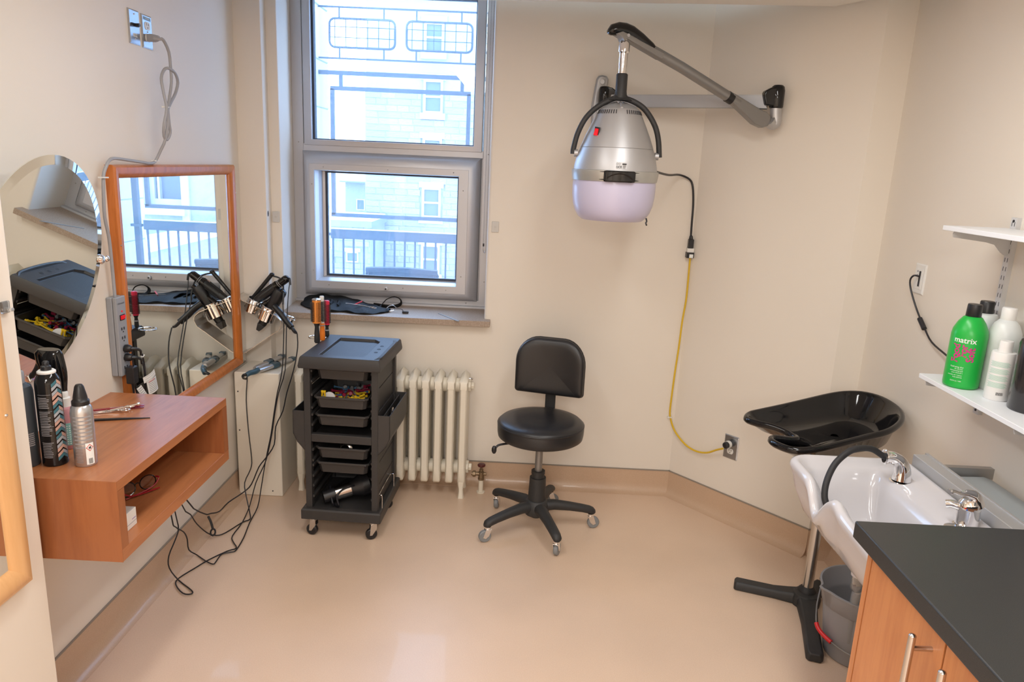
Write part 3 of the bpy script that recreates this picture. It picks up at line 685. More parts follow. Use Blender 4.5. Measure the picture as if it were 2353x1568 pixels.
# patterned aerosol
pA = (-1.153, 1.690); t = thing('aerosol_can', 'tall black aerosol can with a teal and peach zigzag band', 'spray can', (*pA, dz))
m = MB(); m.lathe([(.0265, 0), (.0285, .003), (.0285, .004), (.0285, .208), (.0275, .218), (.022, .230), (.0185, .236)], 48, p=(*pA, dz)); m.build('can', M['gloss'], t)
m = MB(); m.lathe([(.0185, .235), (.0205, .236), (.0205, .240), (.017, .243)], 32, p=(*pA, dz)); m.build('collar', M['white_pl'], t)
m = MB(); m.lathe([(.0125, .240), (.011, .252), (.0075, .255), (.0075, .262), (.005, .265)], 24, p=(*pA, dz)); m.build('nozzle', M['black'], t)
XA = face_X(pA, dz)
mz = [MB(), MB(), MB()]
for k in range(9):
    y0 = .014 + k * .0225
    for j, c in ((0, 0), (1, 1)):
        for h in range(2):
            xa, xb = (.006 + h * .0135, .0195 + h * .0135)
            ya, yb = (y0 + j * .0095 + (.0 if h == 0 else .011), y0 + j * .0095 + (.011 if h == 0 else .0))
            r = .0286; q = []
            n = 4
            lo = [XA @ V((sin((xa + (xb - xa) * i / n) / r) * (r + .0003), ya + (yb - ya) * i / n, cos((xa + (xb - xa) * i / n) / r) * (r + .0003))) for i in range(n + 1)]
            hi = [p + V((0, 0, .0085)) for p in lo]
            mz[(k + j * (1 + h)) % 3].add(lo + hi, [(i, i + 1, n + 2 + i, n + 1 + i) for i in range(n)])
for q, c, nn in zip(mz, ('teal', 'peach', 'greyprint'), ('teal_chevrons', 'peach_chevrons', 'grey_chevrons')): q.build(nn, M[c], t, kind='stuff')
m = MB()
rr = random.Random(1)
for y in [.178 - .0042 * i for i in range(24)] + [.062 - .0042 * i for i in range(10)]:
    if abs(y - .145) < .004 or abs(y - .068) < .005: continue
    wrap_patch(m, XA, .0286, -.027, -.027 + .020 + .007 * rr.random(), y, y + .0019)
for y in (.186, .144, .105): wrap_patch(m, XA, .0286, -.027, .003, y, y + .0008)
m.build('small_print', M['greyink'], t, kind='stuff')
# silver mousse can
pB = (-1.0785, 1.694); t = thing('mousse_can', 'silver aerosol can with black nozzle at the desk corner', 'spray can', (*pB, dz))
m = MB(); m.lathe([(.0235, 0), (.0255, .003), (.0255, .137), (.0235, .150), (.019, .158), (.016, .161)], 48, p=(*pB, dz)); m.build('can', M['can'], t)
m = MB(); m.lathe([(.0200, .157), (.0200, .167), (.0165, .171), (.0160, .177), (.0105, .203), (.0075, .208), (.004, .2085)], 32, p=(*pB, dz)); m.build('cap', M['black'], t)
XB = face_X(pB, dz); m = MB()
for k in range(9): wrap_patch(m, XB, .0255, -.023, .020, .050 + k * .0098, .0535 + k * .0098)
m.build('print_bands', M['greyink'], t, kind='stuff')
m = MB()
for k in range(13): wrap_patch(m, XB, .0255, -.023 + .002 * (k % 2), -.006, .012 + k * .0036, .0132 + k * .0036)
for k in range(6): wrap_patch(m, XB, .0255, .003, .017, .030 + k * .0018, .0308 + k * .0018)
m.build('small_print', M['greyink'], t, kind='stuff')
m = MB(); wrap_patch(m, XB, .0256, .001, .020, .006, .062); m.build('white_label', M['whiteink'], t)
m = MB()
for k in range(7): wrap_patch(m, XB, .0259, .006 + k * .0014, .0067 + k * .0014, .008, .022)
m.build('bar_code', M['ink'], t, kind='stuff')
def wrap_poly(mb, X, r, pts, off=.0008):
    return mb.add([X @ V((sin(x / r) * (r + off), y, cos(x / r) * (r + off))) for x, y in pts], [tuple(range(len(pts)))])
m = MB(); cxx, cyy = .0105, .050
for s0_, s1_ in (((0, .0095), (.0085, 0)), ((.0085, 0), (0, -.0095)), ((0, -.0095), (-.0085, 0)), ((-.0085, 0), (0, .0095))):
    a, b_ = V((*s0_, 0)), V((*s1_, 0)); wrap_poly(m, XB, .0256, [(cxx + p.x, cyy + p.y) for p in (a, b_, b_ * .80, a * .80)])
m.build('hazard_diamond', M['red'], t)
m = MB(); wrap_poly(m, XB, .0256, [(cxx - .0025, cyy - .002), (cxx + .0025, cyy - .002), (cxx + .003, cyy + .001), (cxx + .0005, cyy + .0045), (cxx - .0005, cyy + .002), (cxx - .003, cyy + .001)])
wrap_poly(m, XB, .0256, [(cxx - .003, cyy - .0036), (cxx + .003, cyy - .0036), (cxx + .003, cyy - .0028), (cxx - .003, cyy - .0028)]); m.build('flame_symbol', M['ink'], t)
# slate bottle
pC = (-1.213, 1.672); t = thing('hair_bottle', 'slate grey bottle with pale cap at the far left of the desk', 'bottle', (*pC, dz))
m = MB(); m.lathe([(.027, 0), (.029, .003), (.029, .19), (.026, .204), (.015, .212)], 40, p=(*pC, dz)); m.build('body', M['slate'], t)
m = MB(); m.lathe([(.014, .210), (.014, .238), (.012, .241)], 24, p=(*pC, dz)); m.build('cap', M['grey'], t)
m = MB(); XC = face_X(pC, dz)
for k in range(7): wrap_patch(m, XC, .029, .008 + .001 * (k % 2), .022, .055 + k * .005, .058 + k * .005)
m.build('small_print', M['greyink'], t, kind='stuff')
# trigger spray bottle behind
pD = (-1.222, 1.806); t = thing('spray_bottle', 'continuous mist spray bottle with black trigger head behind the aerosol', 'bottle', (*pD, dz))
m = MB(); m.lathe([(.034, 0), (.036, .004), (.036, .12), (.030, .145), (.019, .158), (.018, .185)], 32, p=(*pD, dz)); m.build('body', mat('mist_bottle', (.12, .16, .17, 1), .2, coat=.3), t)
XD = Matrix.Translation((*pD, dz)) @ Matrix.Rotation(R(-8), 4, 'Z')
m = MB()
sect = lambda z, x0, x1, w: [(x0 + (x1 - x0) * (.5 - .5 * cos(2 * pi * i / 20)), w * sin(2 * pi * i / 20), z) for i in range(20)]
m.loft([sect(.165, -.018, .028, .019), sect(.20, -.02, .034, .021), sect(.228, -.034, .038, .023), sect(.252, -.036, .038, .023), sect(.262, -.026, .032, .017)], X=XD)
m.build('spray_head', M['gloss'], t)
m = MB(); m.tube([XD @ V(p) for p in ((-.026, 0, .232), (-.040, 0, .205), (-.052, 0, .188), (-.058, 0, .185))], .006, 8, flat=1.6); m.build('trigger', M['black'], t)
m = MB(); m.tube([XD @ V(p) for p in ((.026, 0, .25), (.036, 0, .20), (.034, 0, .15), (.038, 0, .12))], lambda q: .014 - .008 * q, 10); m.build('grip', M['gloss'], t)
# pump bottle
pE = (-1.185, 1.795); t = thing('pump_bottle', 'small pink bottle with teal label and white cap behind the silver can', 'bottle', (*pE, dz))
m = MB(); m.lathe([(.024, 0), (.026, .003), (.026, .100), (.022, .110), (.013, .114)], 32, p=(*pE, dz)); m.build('body', M['pinkbot'], t)
m = MB(); m.lathe([(.0265, .012), (.0266, .013), (.0266, .072), (.0265, .073)], 32, p=(*pE, dz)); m.build('label', M['teallab'], t)
m = MB()
XE = face_X(pE, dz)
for k in range(9):
    for j in range(9): wrap_patch(m, XE, .0267, -.024 + j * .0055, -.021 + j * .0055, .016 + k * .006, .018 + k * .006, n=2)
m.build('label_pattern', M['whiteink'], t, kind='stuff')
m = MB(); m.lathe([(.0145, .113), (.0145, .136), (.010, .138), (.010, .150), (.008, .153)], 24, p=(*pE, dz)); m.build('cap', M['white_pl'], t)
# combs and scissors
def combobj(name, label, a, b, w, mt, taper=False, teeth=True, th=.0045):
    a, b = V((*a, dz)), V((*b, dz)); L = (b - a).length; X = frame_X(a, b - a, V((0, 0, 1)).cross(b - a))
    t = thing(name, label, 'comb', tuple(a))
    m = MB()
    if taper: m.loft([[(L * q, -w * s, 0), (L * q, w * s, 0), (L * q, w * s, th * (.4 + .6 * s)), (L * q, -w * s, th * (.4 + .6 * s))] for q, s in ((0, .7), (.1, 1), (.5, .8), (1, .15))], X=X)
    else: m.box(0, L, w * .25, w, 0, th, X)
    m.build('spine', mt, t, bevel=.0006, seg=1)
    if teeth:
        m = MB(); n = int(L / .0028)
        for i in range(n): m.box(i * L / n, i * L / n + L / n * .55, -w, w * .3, .001, th * .75, X)
        m.build('teeth', mt, t, kind='stuff')
    return t, X, L
t, X, L = combobj('cutting_comb', 'dark red cutting comb lying behind the scissors on the desk', (-1.290, 2.052), (-1.155, 2.126), .014, M['comb'])
text('PROFESSIONAL', .0055, X @ Matrix.Translation((L * .52, .009, .0046)), M['whiteink'], 'comb_print', t)
combobj('tail_comb', 'thin black tail comb pointing right on the desk top', (-1.245, 1.982), (-1.088, 2.031), .005, M['black'], taper=True, teeth=False, th=.006)
t = thing('scissors', 'silver hairdressing scissors lying across the red comb', 'scissors', (-1.22, 2.06, dz))
XZ = frame_X((-1.265, 2.042, dz + .002), V((.112, .06, 0)), V((-.06, .112, 0)))
m = MB(); m.prism([(-.04, -.001), (.03, -.005), (.05, -.004), (.05, .003), (.03, .002)], 0, .002, X=XZ); m.tube([XZ @ V(p) for p in ((.045, 0, .002), (.06, -.004, .004), (.075, -.007, .005))], .0032, 8); m.build('blade', M['chrome'], t)
m = MB(); m.prism([(-.04, .001), (.03, .006), (.05, .005), (.05, -.002), (.03, -.001)], .002, .004, X=XZ); m.tube([XZ @ V(p) for p in ((.045, .001, .004), (.07, .006, .006), (.09, .009, .008), (.118, .012, .012))], .003, 8); m.ball(XZ @ V((.121, .012, .012)), .006, 10); m.build('blade', M['chrome'], t)
ringp = lambda c, r, r2: [XZ @ V((c[0] + r * cos(2 * pi * i / 14), c[1] + r2 * sin(2 * pi * i / 14), c[2])) for i in range(14)]
MB().tube(ringp((.086, -.010, .005), .0125, .009), .0022, 8, 2, closed=True).build('finger_ring', M['chrome'], t)
MB().tube(ringp((.098, .014, .007), .0125, .008), .0022, 8, 2, closed=True).build('finger_ring', M['chrome'], t)
MB().cyl(XZ @ V((.035, 0, 0)), XZ @ V((.035, 0, .006)), .0028, n=10).build('pivot_screw', M['chrome2'], t)
# in the cubby
t = thing('carton', 'small white carton standing in the near end of the cubby', 'box', (-1.012, 1.70, .6405))
m = MB(); m.box(-1.045, -.985, 1.645, 1.734, .6405, .688); m.build('carton_body', M['white_pl'], t, bevel=.001)
MB().box(-.9849, -.9846, 1.66, 1.734, .654, .6552).build('fold_line', M['greyink'], t); MB().box(-.9849, -.9846, 1.712, 1.730, .662, .664).build('print_line', mat('violet_ink', (.30, .22, .5, 1), .5), t)
t = thing('eyeglasses', 'dark red rimmed eyeglasses folded inside the desk cubby', 'glasses', (-1.072, 1.905, .6405))
XG = Matrix.Translation((-1.072, 1.905, .6415)) @ Matrix.Rotation(R(62), 4, 'Z')
def rim(cx): return [XG @ V((cx + .025 * cos(2 * pi * i / 16), .004 * sin(2 * pi * i / 16), .021 + .019 * sin(2 * pi * i / 16))) for i in range(16)]
for cx_ in (-.032, .032):
    o = MB().tube(rim(cx_), .0017, 6, 2, closed=True).build('rim', M['gloss'], t)
    m = MB(); m.add([XG @ V((cx_ + .024 * cos(2 * pi * i / 16), .003 * sin(2 * pi * i / 16), .021 + .018 * sin(2 * pi * i / 16))) for i in range(16)], [tuple(range(16))]); m.build('lens', M['lens'], o)
MB().tube([XG @ V(p) for p in ((-.009, 0, .026), (0, .002, .029), (.009, 0, .026))], .0016, 6).build('bridge', M['gloss'], t)
MB().tube([XG @ V(p) for p in ((.057, 0, .03), (.059, -.012, .028), (.03, -.018, .010), (-.05, -.02, .004))], .0022, 6).build('temple', M['comb'], t)
MB().tube([XG @ V(p) for p in ((-.057, 0, .03), (-.059, -.014, .026), (-.03, -.024, .008), (.05, -.026, .004))], .0022, 6).build('temple', M['comb'], t)

# ---- plugs and tags hanging from the power strip belong to the appliances' cords below
# dryer and iron holder: one bent steel sheet with cups
hd = thing('iron_holder', 'bent polished steel wall holder with cups for irons and dryer', 'holder', (XL, 3.34, .62))
prof = [(XL + .001, .615), (XL + .001, .672), (-1.285, .690), (-1.165, .778), (-1.128, .803), (-1.115, .830), (-1.118, .850), (-1.14, .870), (-1.222, .907), (-1.277, .929), (XL + .001, .950)]
sp = [(p.x, p.z) for p in smooth_path([(x, 0, z) for x, z in prof], 1)]
y0h, y1h = 3.283, 3.400
vs = [];
m = MB()
th = .0022
def offs(pl, d):
    out = []
    for i, (a, c) in enumerate(pl):
        p0 = pl[max(0, i - 1)]; p1 = pl[min(len(pl) - 1, i + 1)]; dx, dz_ = p1[0] - p0[0], p1[1] - p0[1]; L = math.hypot(dx, dz_) or 1
        out.append((a + dz_ / L * d, c - dx / L * d))
    return out
o1 = offs(sp, th)
m.loft([[(a, y0h, c) for a, c in sp] + [(a, y0h, c) for a, c in reversed(o1)], [(a, y1h, c) for a, c in sp] + [(a, y1h, c) for a, c in reversed(o1)]])
m.build('bent_sheet', M['chrome2'], hd, ang=30)
for y in (3.31, 3.375): MB().ball((XL + .004, y, .628), .003, 8).build('screw_head', M['chrome'], hd)
nrm = V((.40, 0, .916)); along = V((.916, 0, -.40)); sw = V((0, 1, 0))
def cup(c, r, h, parent):
    c = V(c); X = Matrix((along, sw, nrm)).transposed().to_4x4(); X.translation = c
    m = MB(); m.lathe([(r * .96, -h), (r, -h), (r, 0), (r + .004, .0015), (r + .0045, .004), (r + .002, .006), (r - .002, .004), (r * .96, 0), (r * .96, -h)], 36, X=X, caps=(False, False))
    return m.build('cup', M['chrome'], parent)
cup((-1.252, 3.345, .930), .033, .060, hd); cup((-1.178, 3.332, .900), .040, .064, hd); cup((-1.10, 3.388, .838), .018, .02, hd)

def cordpart(pts, parent, r=.0026):
    return MB().tube([tuple(p) for p in pts], r, 6, 3).build('cord', M['cord'], parent)
# curling irons in the first cup
dI = V((.80, -.02, .60)).normalized()
def P(o, d, t, u=0, w=0):
    a = V((0, 1, 0)); c = d.cross(a).normalized(); return V(o) + d * t + a * u + c * w
t = thing('curling_iron', 'thick ribbed black curling iron leaning in the first steel cup', 'curling iron', (-1.262, 3.34, .90))
o0 = (-1.268, 3.335, .912)
m = MB(); m.cyl(P(o0, dI, -.03), P(o0, dI, .03), .0125, n=20); m.build('barrel', M['chrome2'], t)
m = MB(); m.cyl(P(o0, dI, .03), P(o0, dI, .055), .017, .0195, 20); m.cyl(P(o0, dI, .055), P(o0, dI, .145), .0195, .0205, 20)
for k in range(10):
    a = 2 * pi * k / 10; m.cyl(P(o0, dI, .06, .0202 * cos(a), .0202 * sin(a)), P(o0, dI, .14, .0212 * cos(a), .0212 * sin(a)), .0022, n=6)
m.build('ribbed_grip', M['black'], t)
m = MB(); m.cyl(P(o0, dI, .145), P(o0, dI, .16), .022, n=20); m.cyl(P(o0, dI, .16), P(o0, dI, .205), .0185, n=20); m.ball(P(o0, dI, .207), .0185, 14); m.build('handle', M['gloss'], t)
for s_ in (.166, .174): MB().cyl(P(o0, dI, s_), P(o0, dI, s_ + .002), .0192, n=20).build('grip_ring', M['greycord'], t)
MB().box(-.006, .006, -.005, .005, .0195, .0225, frame_X(P(o0, dI, .135), dI, V((0, 1, 0)))).build('switch', M['peach'], t)
m = MB(); m.tube([P(o0, dI, .205), P(o0, dI, .222, 0, -.006), (-1.082, 3.325, 1.035), (-1.079, 3.322, 1.012)], .0055, 8); m.build('cord_boot', M['black'], t)
cordpart([(-1.079, 3.322, 1.016)] + CORD_IRON_B, t)
t = thing('curling_iron', 'slim black curling iron with clamp lever above the ribbed one', 'curling iron', (-1.27, 3.36, .92))
o1_ = (-1.283, 3.365, .922); d1 = V((.635, -.01, .77)).normalized()
m = MB(); m.cyl(P(o1_, d1, -.04), P(o1_, d1, .015), .007, n=16); m.cyl(P(o1_, d1, .015), P(o1_, d1, .165), .0085, .0095, 16); m.ball(P(o1_, d1, .167), .012, 12, (1, 1, .7)); m.build('handle', M['black'], t)
m = MB(); m.tube([P(o1_, d1, .16), (-1.14, 3.36, 1.035), (-1.115, 3.33, 1.015), (-1.105, 3.30, .965), (-1.105, 3.29, .925)], .004, 8); m.build('cord_boot', M['black'], t)
cordpart(CORD_IRON_A, t)
t = thing('curling_wand', 'short black wand with a copper tip beside the ribbed curling iron', 'curling iron', (-1.22, 3.31, .90))
o2 = (-1.225, 3.315, .898)
m = MB(); m.cyl(P(o2, dI, .02), P(o2, dI, .05), .012, n=16); m.cyl(P(o2, dI, .05), P(o2, dI, .15), .009, .011, 16); m.build('handle', M['gloss'], t)
m = MB(); m.tube([P(o2, dI, .03), P(o2, dI, .018, .008), P(o2, dI, .0, -.006), P(o2, dI, -.03)], .004, 8); m.build('clip_spring', M['brass'], t, label='copper coloured clip spring')
# hair dryer in the second cup
t = thing('hair_dryer', 'black hair dryer hanging nozzle down in the second steel cup', 'hair dryer', (-1.16, 3.32, .88))
dD = V((.50, -.03, .865)).normalized(); oD = V((-1.180, 3.325, .885))
fr = lambda d, o: frame_X(o, V((0, 1, 0)).cross(d), d.cross(V((0, 1, 0)).cross(d)))
XD2 = fr(dD, oD)
m = MB(); m.lathe([(.019, -.075), (.022, -.02), (.025, .0), (.0265, .012), (.029, .08), (.030, .105), (.0275, .116)], 32, X=XD2); m.build('body', M['black'], t)
m = MB(); m.lathe([(.0001, .1165), (.026, .1165), (.027, .114)], 28, X=XD2); m.build('rear_grille', M['rubber'], t)
m = MB(); m.loft([[XD2 @ V((x * .018, y * .018, -.075)) for x, y in ((-1, -1), (1, -1), (1, 1), (-1, 1))], [XD2 @ V((x * .008, y * .021, -.108)) for x, y in ((-1, -1), (1, -1), (1, 1), (-1, 1))]]); m.build('nozzle', M['black'], t, bevel=.002)
hA, hB = oD + dD * .03 + V((.016, -.022, 0)), V((-1.058, 3.262, .825))
m = MB(); hd_ = (hB - hA)
m.tube([hA, hA + hd_ * .33 + V((0, 0, .004)), hA + hd_ * .7, hB], lambda q: .0155 - .002 * q, 12, flat=1.25); m.build('handle', M['black'], t)
m = MB(); m.tube([hB, hB + V((.015, -.01, -.018)), V((-1.030, 3.247, .803))], lambda q: .008 - .0035 * q, 8, 3)
for k in range(6): m.cyl(hB + (V((-1.030, 3.247, .803)) - hB) * (k / 6.5 + .05), hB + (V((-1.030, 3.247, .803)) - hB) * (k / 6.5 + .09), .0078 - .0005 * k, n=10)
m.build('cord_boot', M['black'], t)
cordpart(CORD_DRYER, t, .003)
m = MB(); m.tube([(-1.285, 2.80, .10), (-1.272, 2.795, .075), (-1.262, 2.788, .045)], .005, 6, flat=.5); rp = [(-1.262 + .010 * cos(2 * pi * i / 12), 2.786 + .006 * sin(2 * pi * i / 12), .034 + .012 * sin(2 * pi * i / 12)) for i in range(12)]
m.tube(rp, .004, 6, 1, closed=True); m.build('cord_strap', M['rubber'], t, label='black strap loop on the cord')
# plugs at the strip and their warning tags
def plugset(t, z, tagged=False):
    X = XS(z)
    m = MB(); m.lathe([(.0125, .002), (.0135, .010), (.012, .018), (.008, .023)], 18, X=X); m.tube([X @ V(p) for p in ((0, 0, .02), (.010, -.003, .032), (.024, -.012, .038), (.034, -.03, .034))], lambda q: .0062 - .003 * q, 8); m.build('plug', M['black'], t)
things_by = {o['label']: o for o in COL.objects if o.parent is None and o.get('label')}
i1 = things_by['thick ribbed black curling iron leaning in the first steel cup']; i2 = things_by['slim black curling iron with clamp lever above the ribbed one']; hdry = t
plugset(i1, .958); plugset(i2, .928)
for it, z, pts in ((i1, .958, [(-1.262, 2.336, .93), (-1.262, 2.345, .88), (-1.268, 2.352, .80), (-1.285, 2.345, .68)]), (i2, .928, [(-1.262, 2.336, .90), (-1.262, 2.342, .86), (-1.27, 2.346, .80), (-1.285, 2.335, .68)])):
    MB().tube(pts, .0026, 6).build('cord_end', M['cord'], it)
m = MB(); m.box(-.004, .004, -.007, .007, -.001, .001, Matrix.Translation((-1.262, 2.338, .922)) @ Matrix.Rotation(R(20), 4, 'X')); m.build('cord_tag', M['white_pl'], i1, label='white tag on the cord')
m = MB(); X = XS(.892)
m.box(-.016, .014, -.052, .006, .004, .032, X); m.build('plug', M['black'], hdry, bevel=.004, label='bulky black safety plug')
m = MB(); m.tube([X @ V(p) for p in ((0, -.05, .018), (.004, -.075, .016), (.012, -.11, .012), (.02, -.16, .01))], lambda q: .006 - .003 * min(1, q * 2), 8); m.build('cord_end', M['cord'], hdry)
def paper(parent, X, w, h, name, lines=5, curl=.006, red=False):
    m = MB(); n = 6
    a = [X @ V((w * (i / n - .5), -h / 2, curl * sin(pi * i / n))) for i in range(n + 1)]; c = [X @ V((w * (i / n - .5), h / 2, curl * sin(pi * i / n))) for i in range(n + 1)]
    a2 = [p + X.to_3x3() @ V((0, 0, -.0004)) for p in a]; c2 = [p + X.to_3x3() @ V((0, 0, -.0004)) for p in c]
    N = n + 1; fs = [(i, i + 1, N + i + 1, N + i) for i in range(n)]
    m.add(a + c, fs); m.add(a2 + c2, fs); o = m.build(name, M['white_pl'], parent)
    m = MB()
    for k in range(lines):
        y = h * (.36 - .72 * k / max(1, lines - 1))
        m.add([X @ V((w * (i / n - .5) * .8, y - h * .02, curl * sin(pi * (.1 + .8 * i / n)) + .0005)) for i in range(n + 1)] + [X @ V((w * (i / n - .5) * .8, y + h * .02, curl * sin(pi * (.1 + .8 * i / n)) + .0005)) for i in range(n + 1)], fs)
    m.build('tag_print', M['greyink'], o, kind='stuff')
    return o
Xt = onwall((-1.245, 2.338, .853), (1, -.15, 0)) @ Matrix.Rotation(R(14), 4, 'Z')
paper(hdry, Xt, .062, .022, 'warning_tag', 3)
Xt = onwall((-1.243, 2.350, .818), (1, -.15, .1)) @ Matrix.Rotation(R(10), 4, 'Z')
o = paper(hdry, Xt, .050, .050, 'warning_tag', 7)
text('DANGER', .008, Xt @ Matrix.Translation((-.006, .021, .006)), M['red'], 'tag_heading', o)
Xt = onwall((-1.262, 2.320, .800), (1, -.5, 0)) @ Matrix.Rotation(R(28), 4, 'Z')
paper(hdry, Xt, .020, .052, 'warning_tag', 6, .002)

# small steel plate is the holder's foot; flat iron on the pipe cover
pc = thing('pipe_cover', 'cream sheet metal pipe cover box standing in the corner', 'cover', (-1.21, 3.34, 0))
MB().box(-1.318, -1.108, 3.215, 3.474, .0, .614).build('cover_shell', M['creambox'], pc, bevel=.006, seg=3)
for x, z in ((-1.302, .52), (-1.302, .33), (-1.155, .028)): MB().ball((x, 3.2145, z), .0035, 8).build('screw_head', M['ink'], pc)
fi = thing('flat_iron', 'silver and blue flat iron lying open on the pipe cover', 'flat iron', (-1.17, 3.25, .616))
a0, a1, a2 = V((-1.200, 3.165, .634)), V((-1.108, 3.44, .628)), V((-1.170, 3.46, .632))
def arm(a, c, lift):
    d = (c - a); X = frame_X(a, d, V((0, 0, 1)).cross(d)); L = d.length
    m = MB(); m.loft([[(L * q, w * cos(2 * pi * i / 14), h * sin(2 * pi * i / 14) + lift * q) for i in range(14)] for q, w, h in ((.02, .010, .009), (.1, .015, .011), (.5, .0155, .0115), (.95, .013, .009), (1, .008, .005))], X=X)
    o = m.build('iron_arm', M['can'], fi)
    m = MB(); m.box(L * .40, L * .55, -.0162, .0162, -.0105, .0122, X); m.build('blue_band', M['blueiron'], fi, bevel=.003, label='blue grey band')
    m = MB(); m.box(L * .90, L * 1.005, -.0138, .0138, -.007, .0105, X); m.build('tip', M['blueiron'], fi, bevel=.003, label='blue grey tip')
    m = MB(); m.tube([X @ V((L * .56 + .0, .016 * cos(2 * pi * i / 12), .012 * sin(2 * pi * i / 12) + .001)) for i in range(12)], .0025, 6, 1, closed=True); m.build('black_band', M['black'], fi)
arm(a0, a1, 0); arm(a0 + V((-.004, .006, .012)), a2, .0)
m = MB(); m.tube([a0 + V((.006, .02, .004)), a0, a0 + V((-.014, -.025, 0)), a0 + V((-.024, -.04, -.006))], lambda q: .014 - .003 * q, 12); m.build('hinge', M['blueiron'], fi)
m = MB(); m.tube([a0 + V((-.022, -.038, -.002)), V((-1.240, 3.128, .624)), V((-1.246, 3.148, .606)), V((-1.243, 3.178, .593))], lambda q: .008 - .004 * q, 8); m.build('cord_boot', M['black'], fi)
cordpart([(-1.2425, 3.172, .6)] + CORD_FLAT, fi)

# ================================================================ SILL AND BACK WALL
# tool belt on the sill
tb = thing('tool_belt', 'black leather hairdressing tool belt lying along the window sill', 'tool belt', (-.88, 3.55, .863))
zs = .8635
front = [(-1.12, 3.60), (-1.06, 3.525), (-1.00, 3.485), (-.93, 3.462), (-.87, 3.475), (-.81, 3.450), (-.75, 3.445), (-.70, 3.475), (-.66, 3.520)]
backp = [(-1.115, 3.655), (-1.085, 3.715), (-1.03, 3.722), (-.96, 3.712), (-.88, 3.695), (-.82, 3.665), (-.76, 3.640), (-.70, 3.600), (-.655, 3.550)]
fs_ = smooth_path([(x, y, 0) for x, y in front], 4); bs_ = smooth_path([(x, y, 0) for x, y in backp], 4)
n = len(fs_); loops = []
for j, (t_, hz) in enumerate(((0, .004), (.0, .010), (.2, .020), (.45, .024), (.7, .030), (.9, .050), (1, .052))):
    loops.append([V((a.x + (c.x - a.x) * t_, a.y + (c.y - a.y) * t_, zs + hz * (.55 + .45 * sin(pi * min(1, i / (n * .75)))) * (1 if t_ < .8 else (1.0 - .82 * i / n)) + .003 * sin(i * 1.1 + j))) for i, (a, c) in enumerate(zip(fs_, bs_))])
loops.append([V((c.x, c.y + .004, zs)) for c in bs_]); loops.insert(0, [V((a.x, a.y, zs)) for a in fs_])
m = MB(); m.loft(loops, closed=False); m.loft([loops[0], loops[-1]], closed=False); m.build('pouch', M['leather'], tb, ang=60)
for k, (x, y) in enumerate(((-1.00, 3.60), (-.955, 3.585), (-.915, 3.57))):
    m = MB(); m.tube([(x - .014, y + .04, zs + .024), (x, y + .005, zs + .030), (x + .004, y - .045, zs + .022)], .0035, 6, flat=3.0); m.build('tool_loop', M['leather'], tb)
m = MB(); m.tube([(-.71, 3.575, zs + .014), (-.72, 3.60, zs + .012), (-.715, 3.66, zs + .018), (-.700, 3.69, zs + .034), (-.665, 3.70, zs + .046), (-.632, 3.69, zs + .036), (-.628, 3.67, zs + .014), (-.67, 3.64, zs + .006), (-.76, 3.645, zs + .012)], .009, 8, 5, flat=.25)
m.build('strap', M['leather'], tb)
m = MB(); m.tube([(-.675, 3.53, zs + .008), (-.66, 3.525, zs + .030), (-.64, 3.535, zs + .034), (-.628, 3.55, zs + .016), (-.645, 3.535, zs + .006)], .0018, 6, 4, closed=True); m.build('buckle', M['chrome'], tb, label='chrome buckle')
m = MB(); m.tube([(-.64, 3.545, zs + .014), (-.60, 3.53, zs + .018), (-.585, 3.522, zs + .006)], .0015, 6); m.box(-.592, -.562, 3.512, 3.526, zs + .001, zs + .010); m.build('strap_end', M['black'], tb)
t = thing('scissors', 'slender steel scissors tucked across the leather tool belt', 'scissors', (-.79, 3.50, .89))
m = MB(); m.tube([(-.872, 3.525, .898), (-.80, 3.50, .897), (-.75, 3.485, .894)], .0026, 6); m.build('blade', M['chrome'], t)
for q in ((-.737, 3.488, .893), (-.722, 3.474, .892)):
    m = MB(); m.tube([(q[0] + .011 * cos(2 * pi * i / 12), q[1] + .008 * sin(2 * pi * i / 12), q[2]) for i in range(12)], .0018, 6, 2, closed=True); m.build('finger_ring', M['chrome'], t)
t = tag(MB().tube([(-.83, 3.525, .893), (-.80, 3.56, .905)], .0035, 6).build('hair_clip', M['red']), 'thin red clip sticking up from the tool belt', 'clip')
t = tag(MB().prism([(-.421, 3.555), (-.416, 3.562), (-.30, 3.402), (-.302, 3.392), (-.312, 3.398)], .8622, .8642).build('nail_file', M['grey']), 'thin grey nail file lying over the sill edge', 'nail file')
def blank(label, X):
    t = thing('blank_plate', label, 'wall plate', tuple(X.translation))
    MB().box(-.0165, .0165, -.025, .025, 0, .007, X).build('plate', mat('plate_grey', (.60, .58, .55, 1), .45), t, bevel=.002)
    MB().cyl(X @ V((0, 0, .006)), X @ V((0, 0, .0085)), .005, n=14).build('button', mat('plate_grey2', (.55, .53, .50, 1), .45), t)
blank('small square blank plate on the wall right of the window', onwall((-.150, YB, 1.308), (0, -1, 0)))
blank('small square blank plate on the wall strip left of the window', onwall((-1.188, YB, 1.308), (0, -1, 0)))
tag(MB().ball((-1.209, 3.43, 1.325), .009, 8, (.3, .7, 1.6)).build('rubber_bumper', M['ink']), 'tiny dark bumper on the boxed pipe chase', 'bumper')
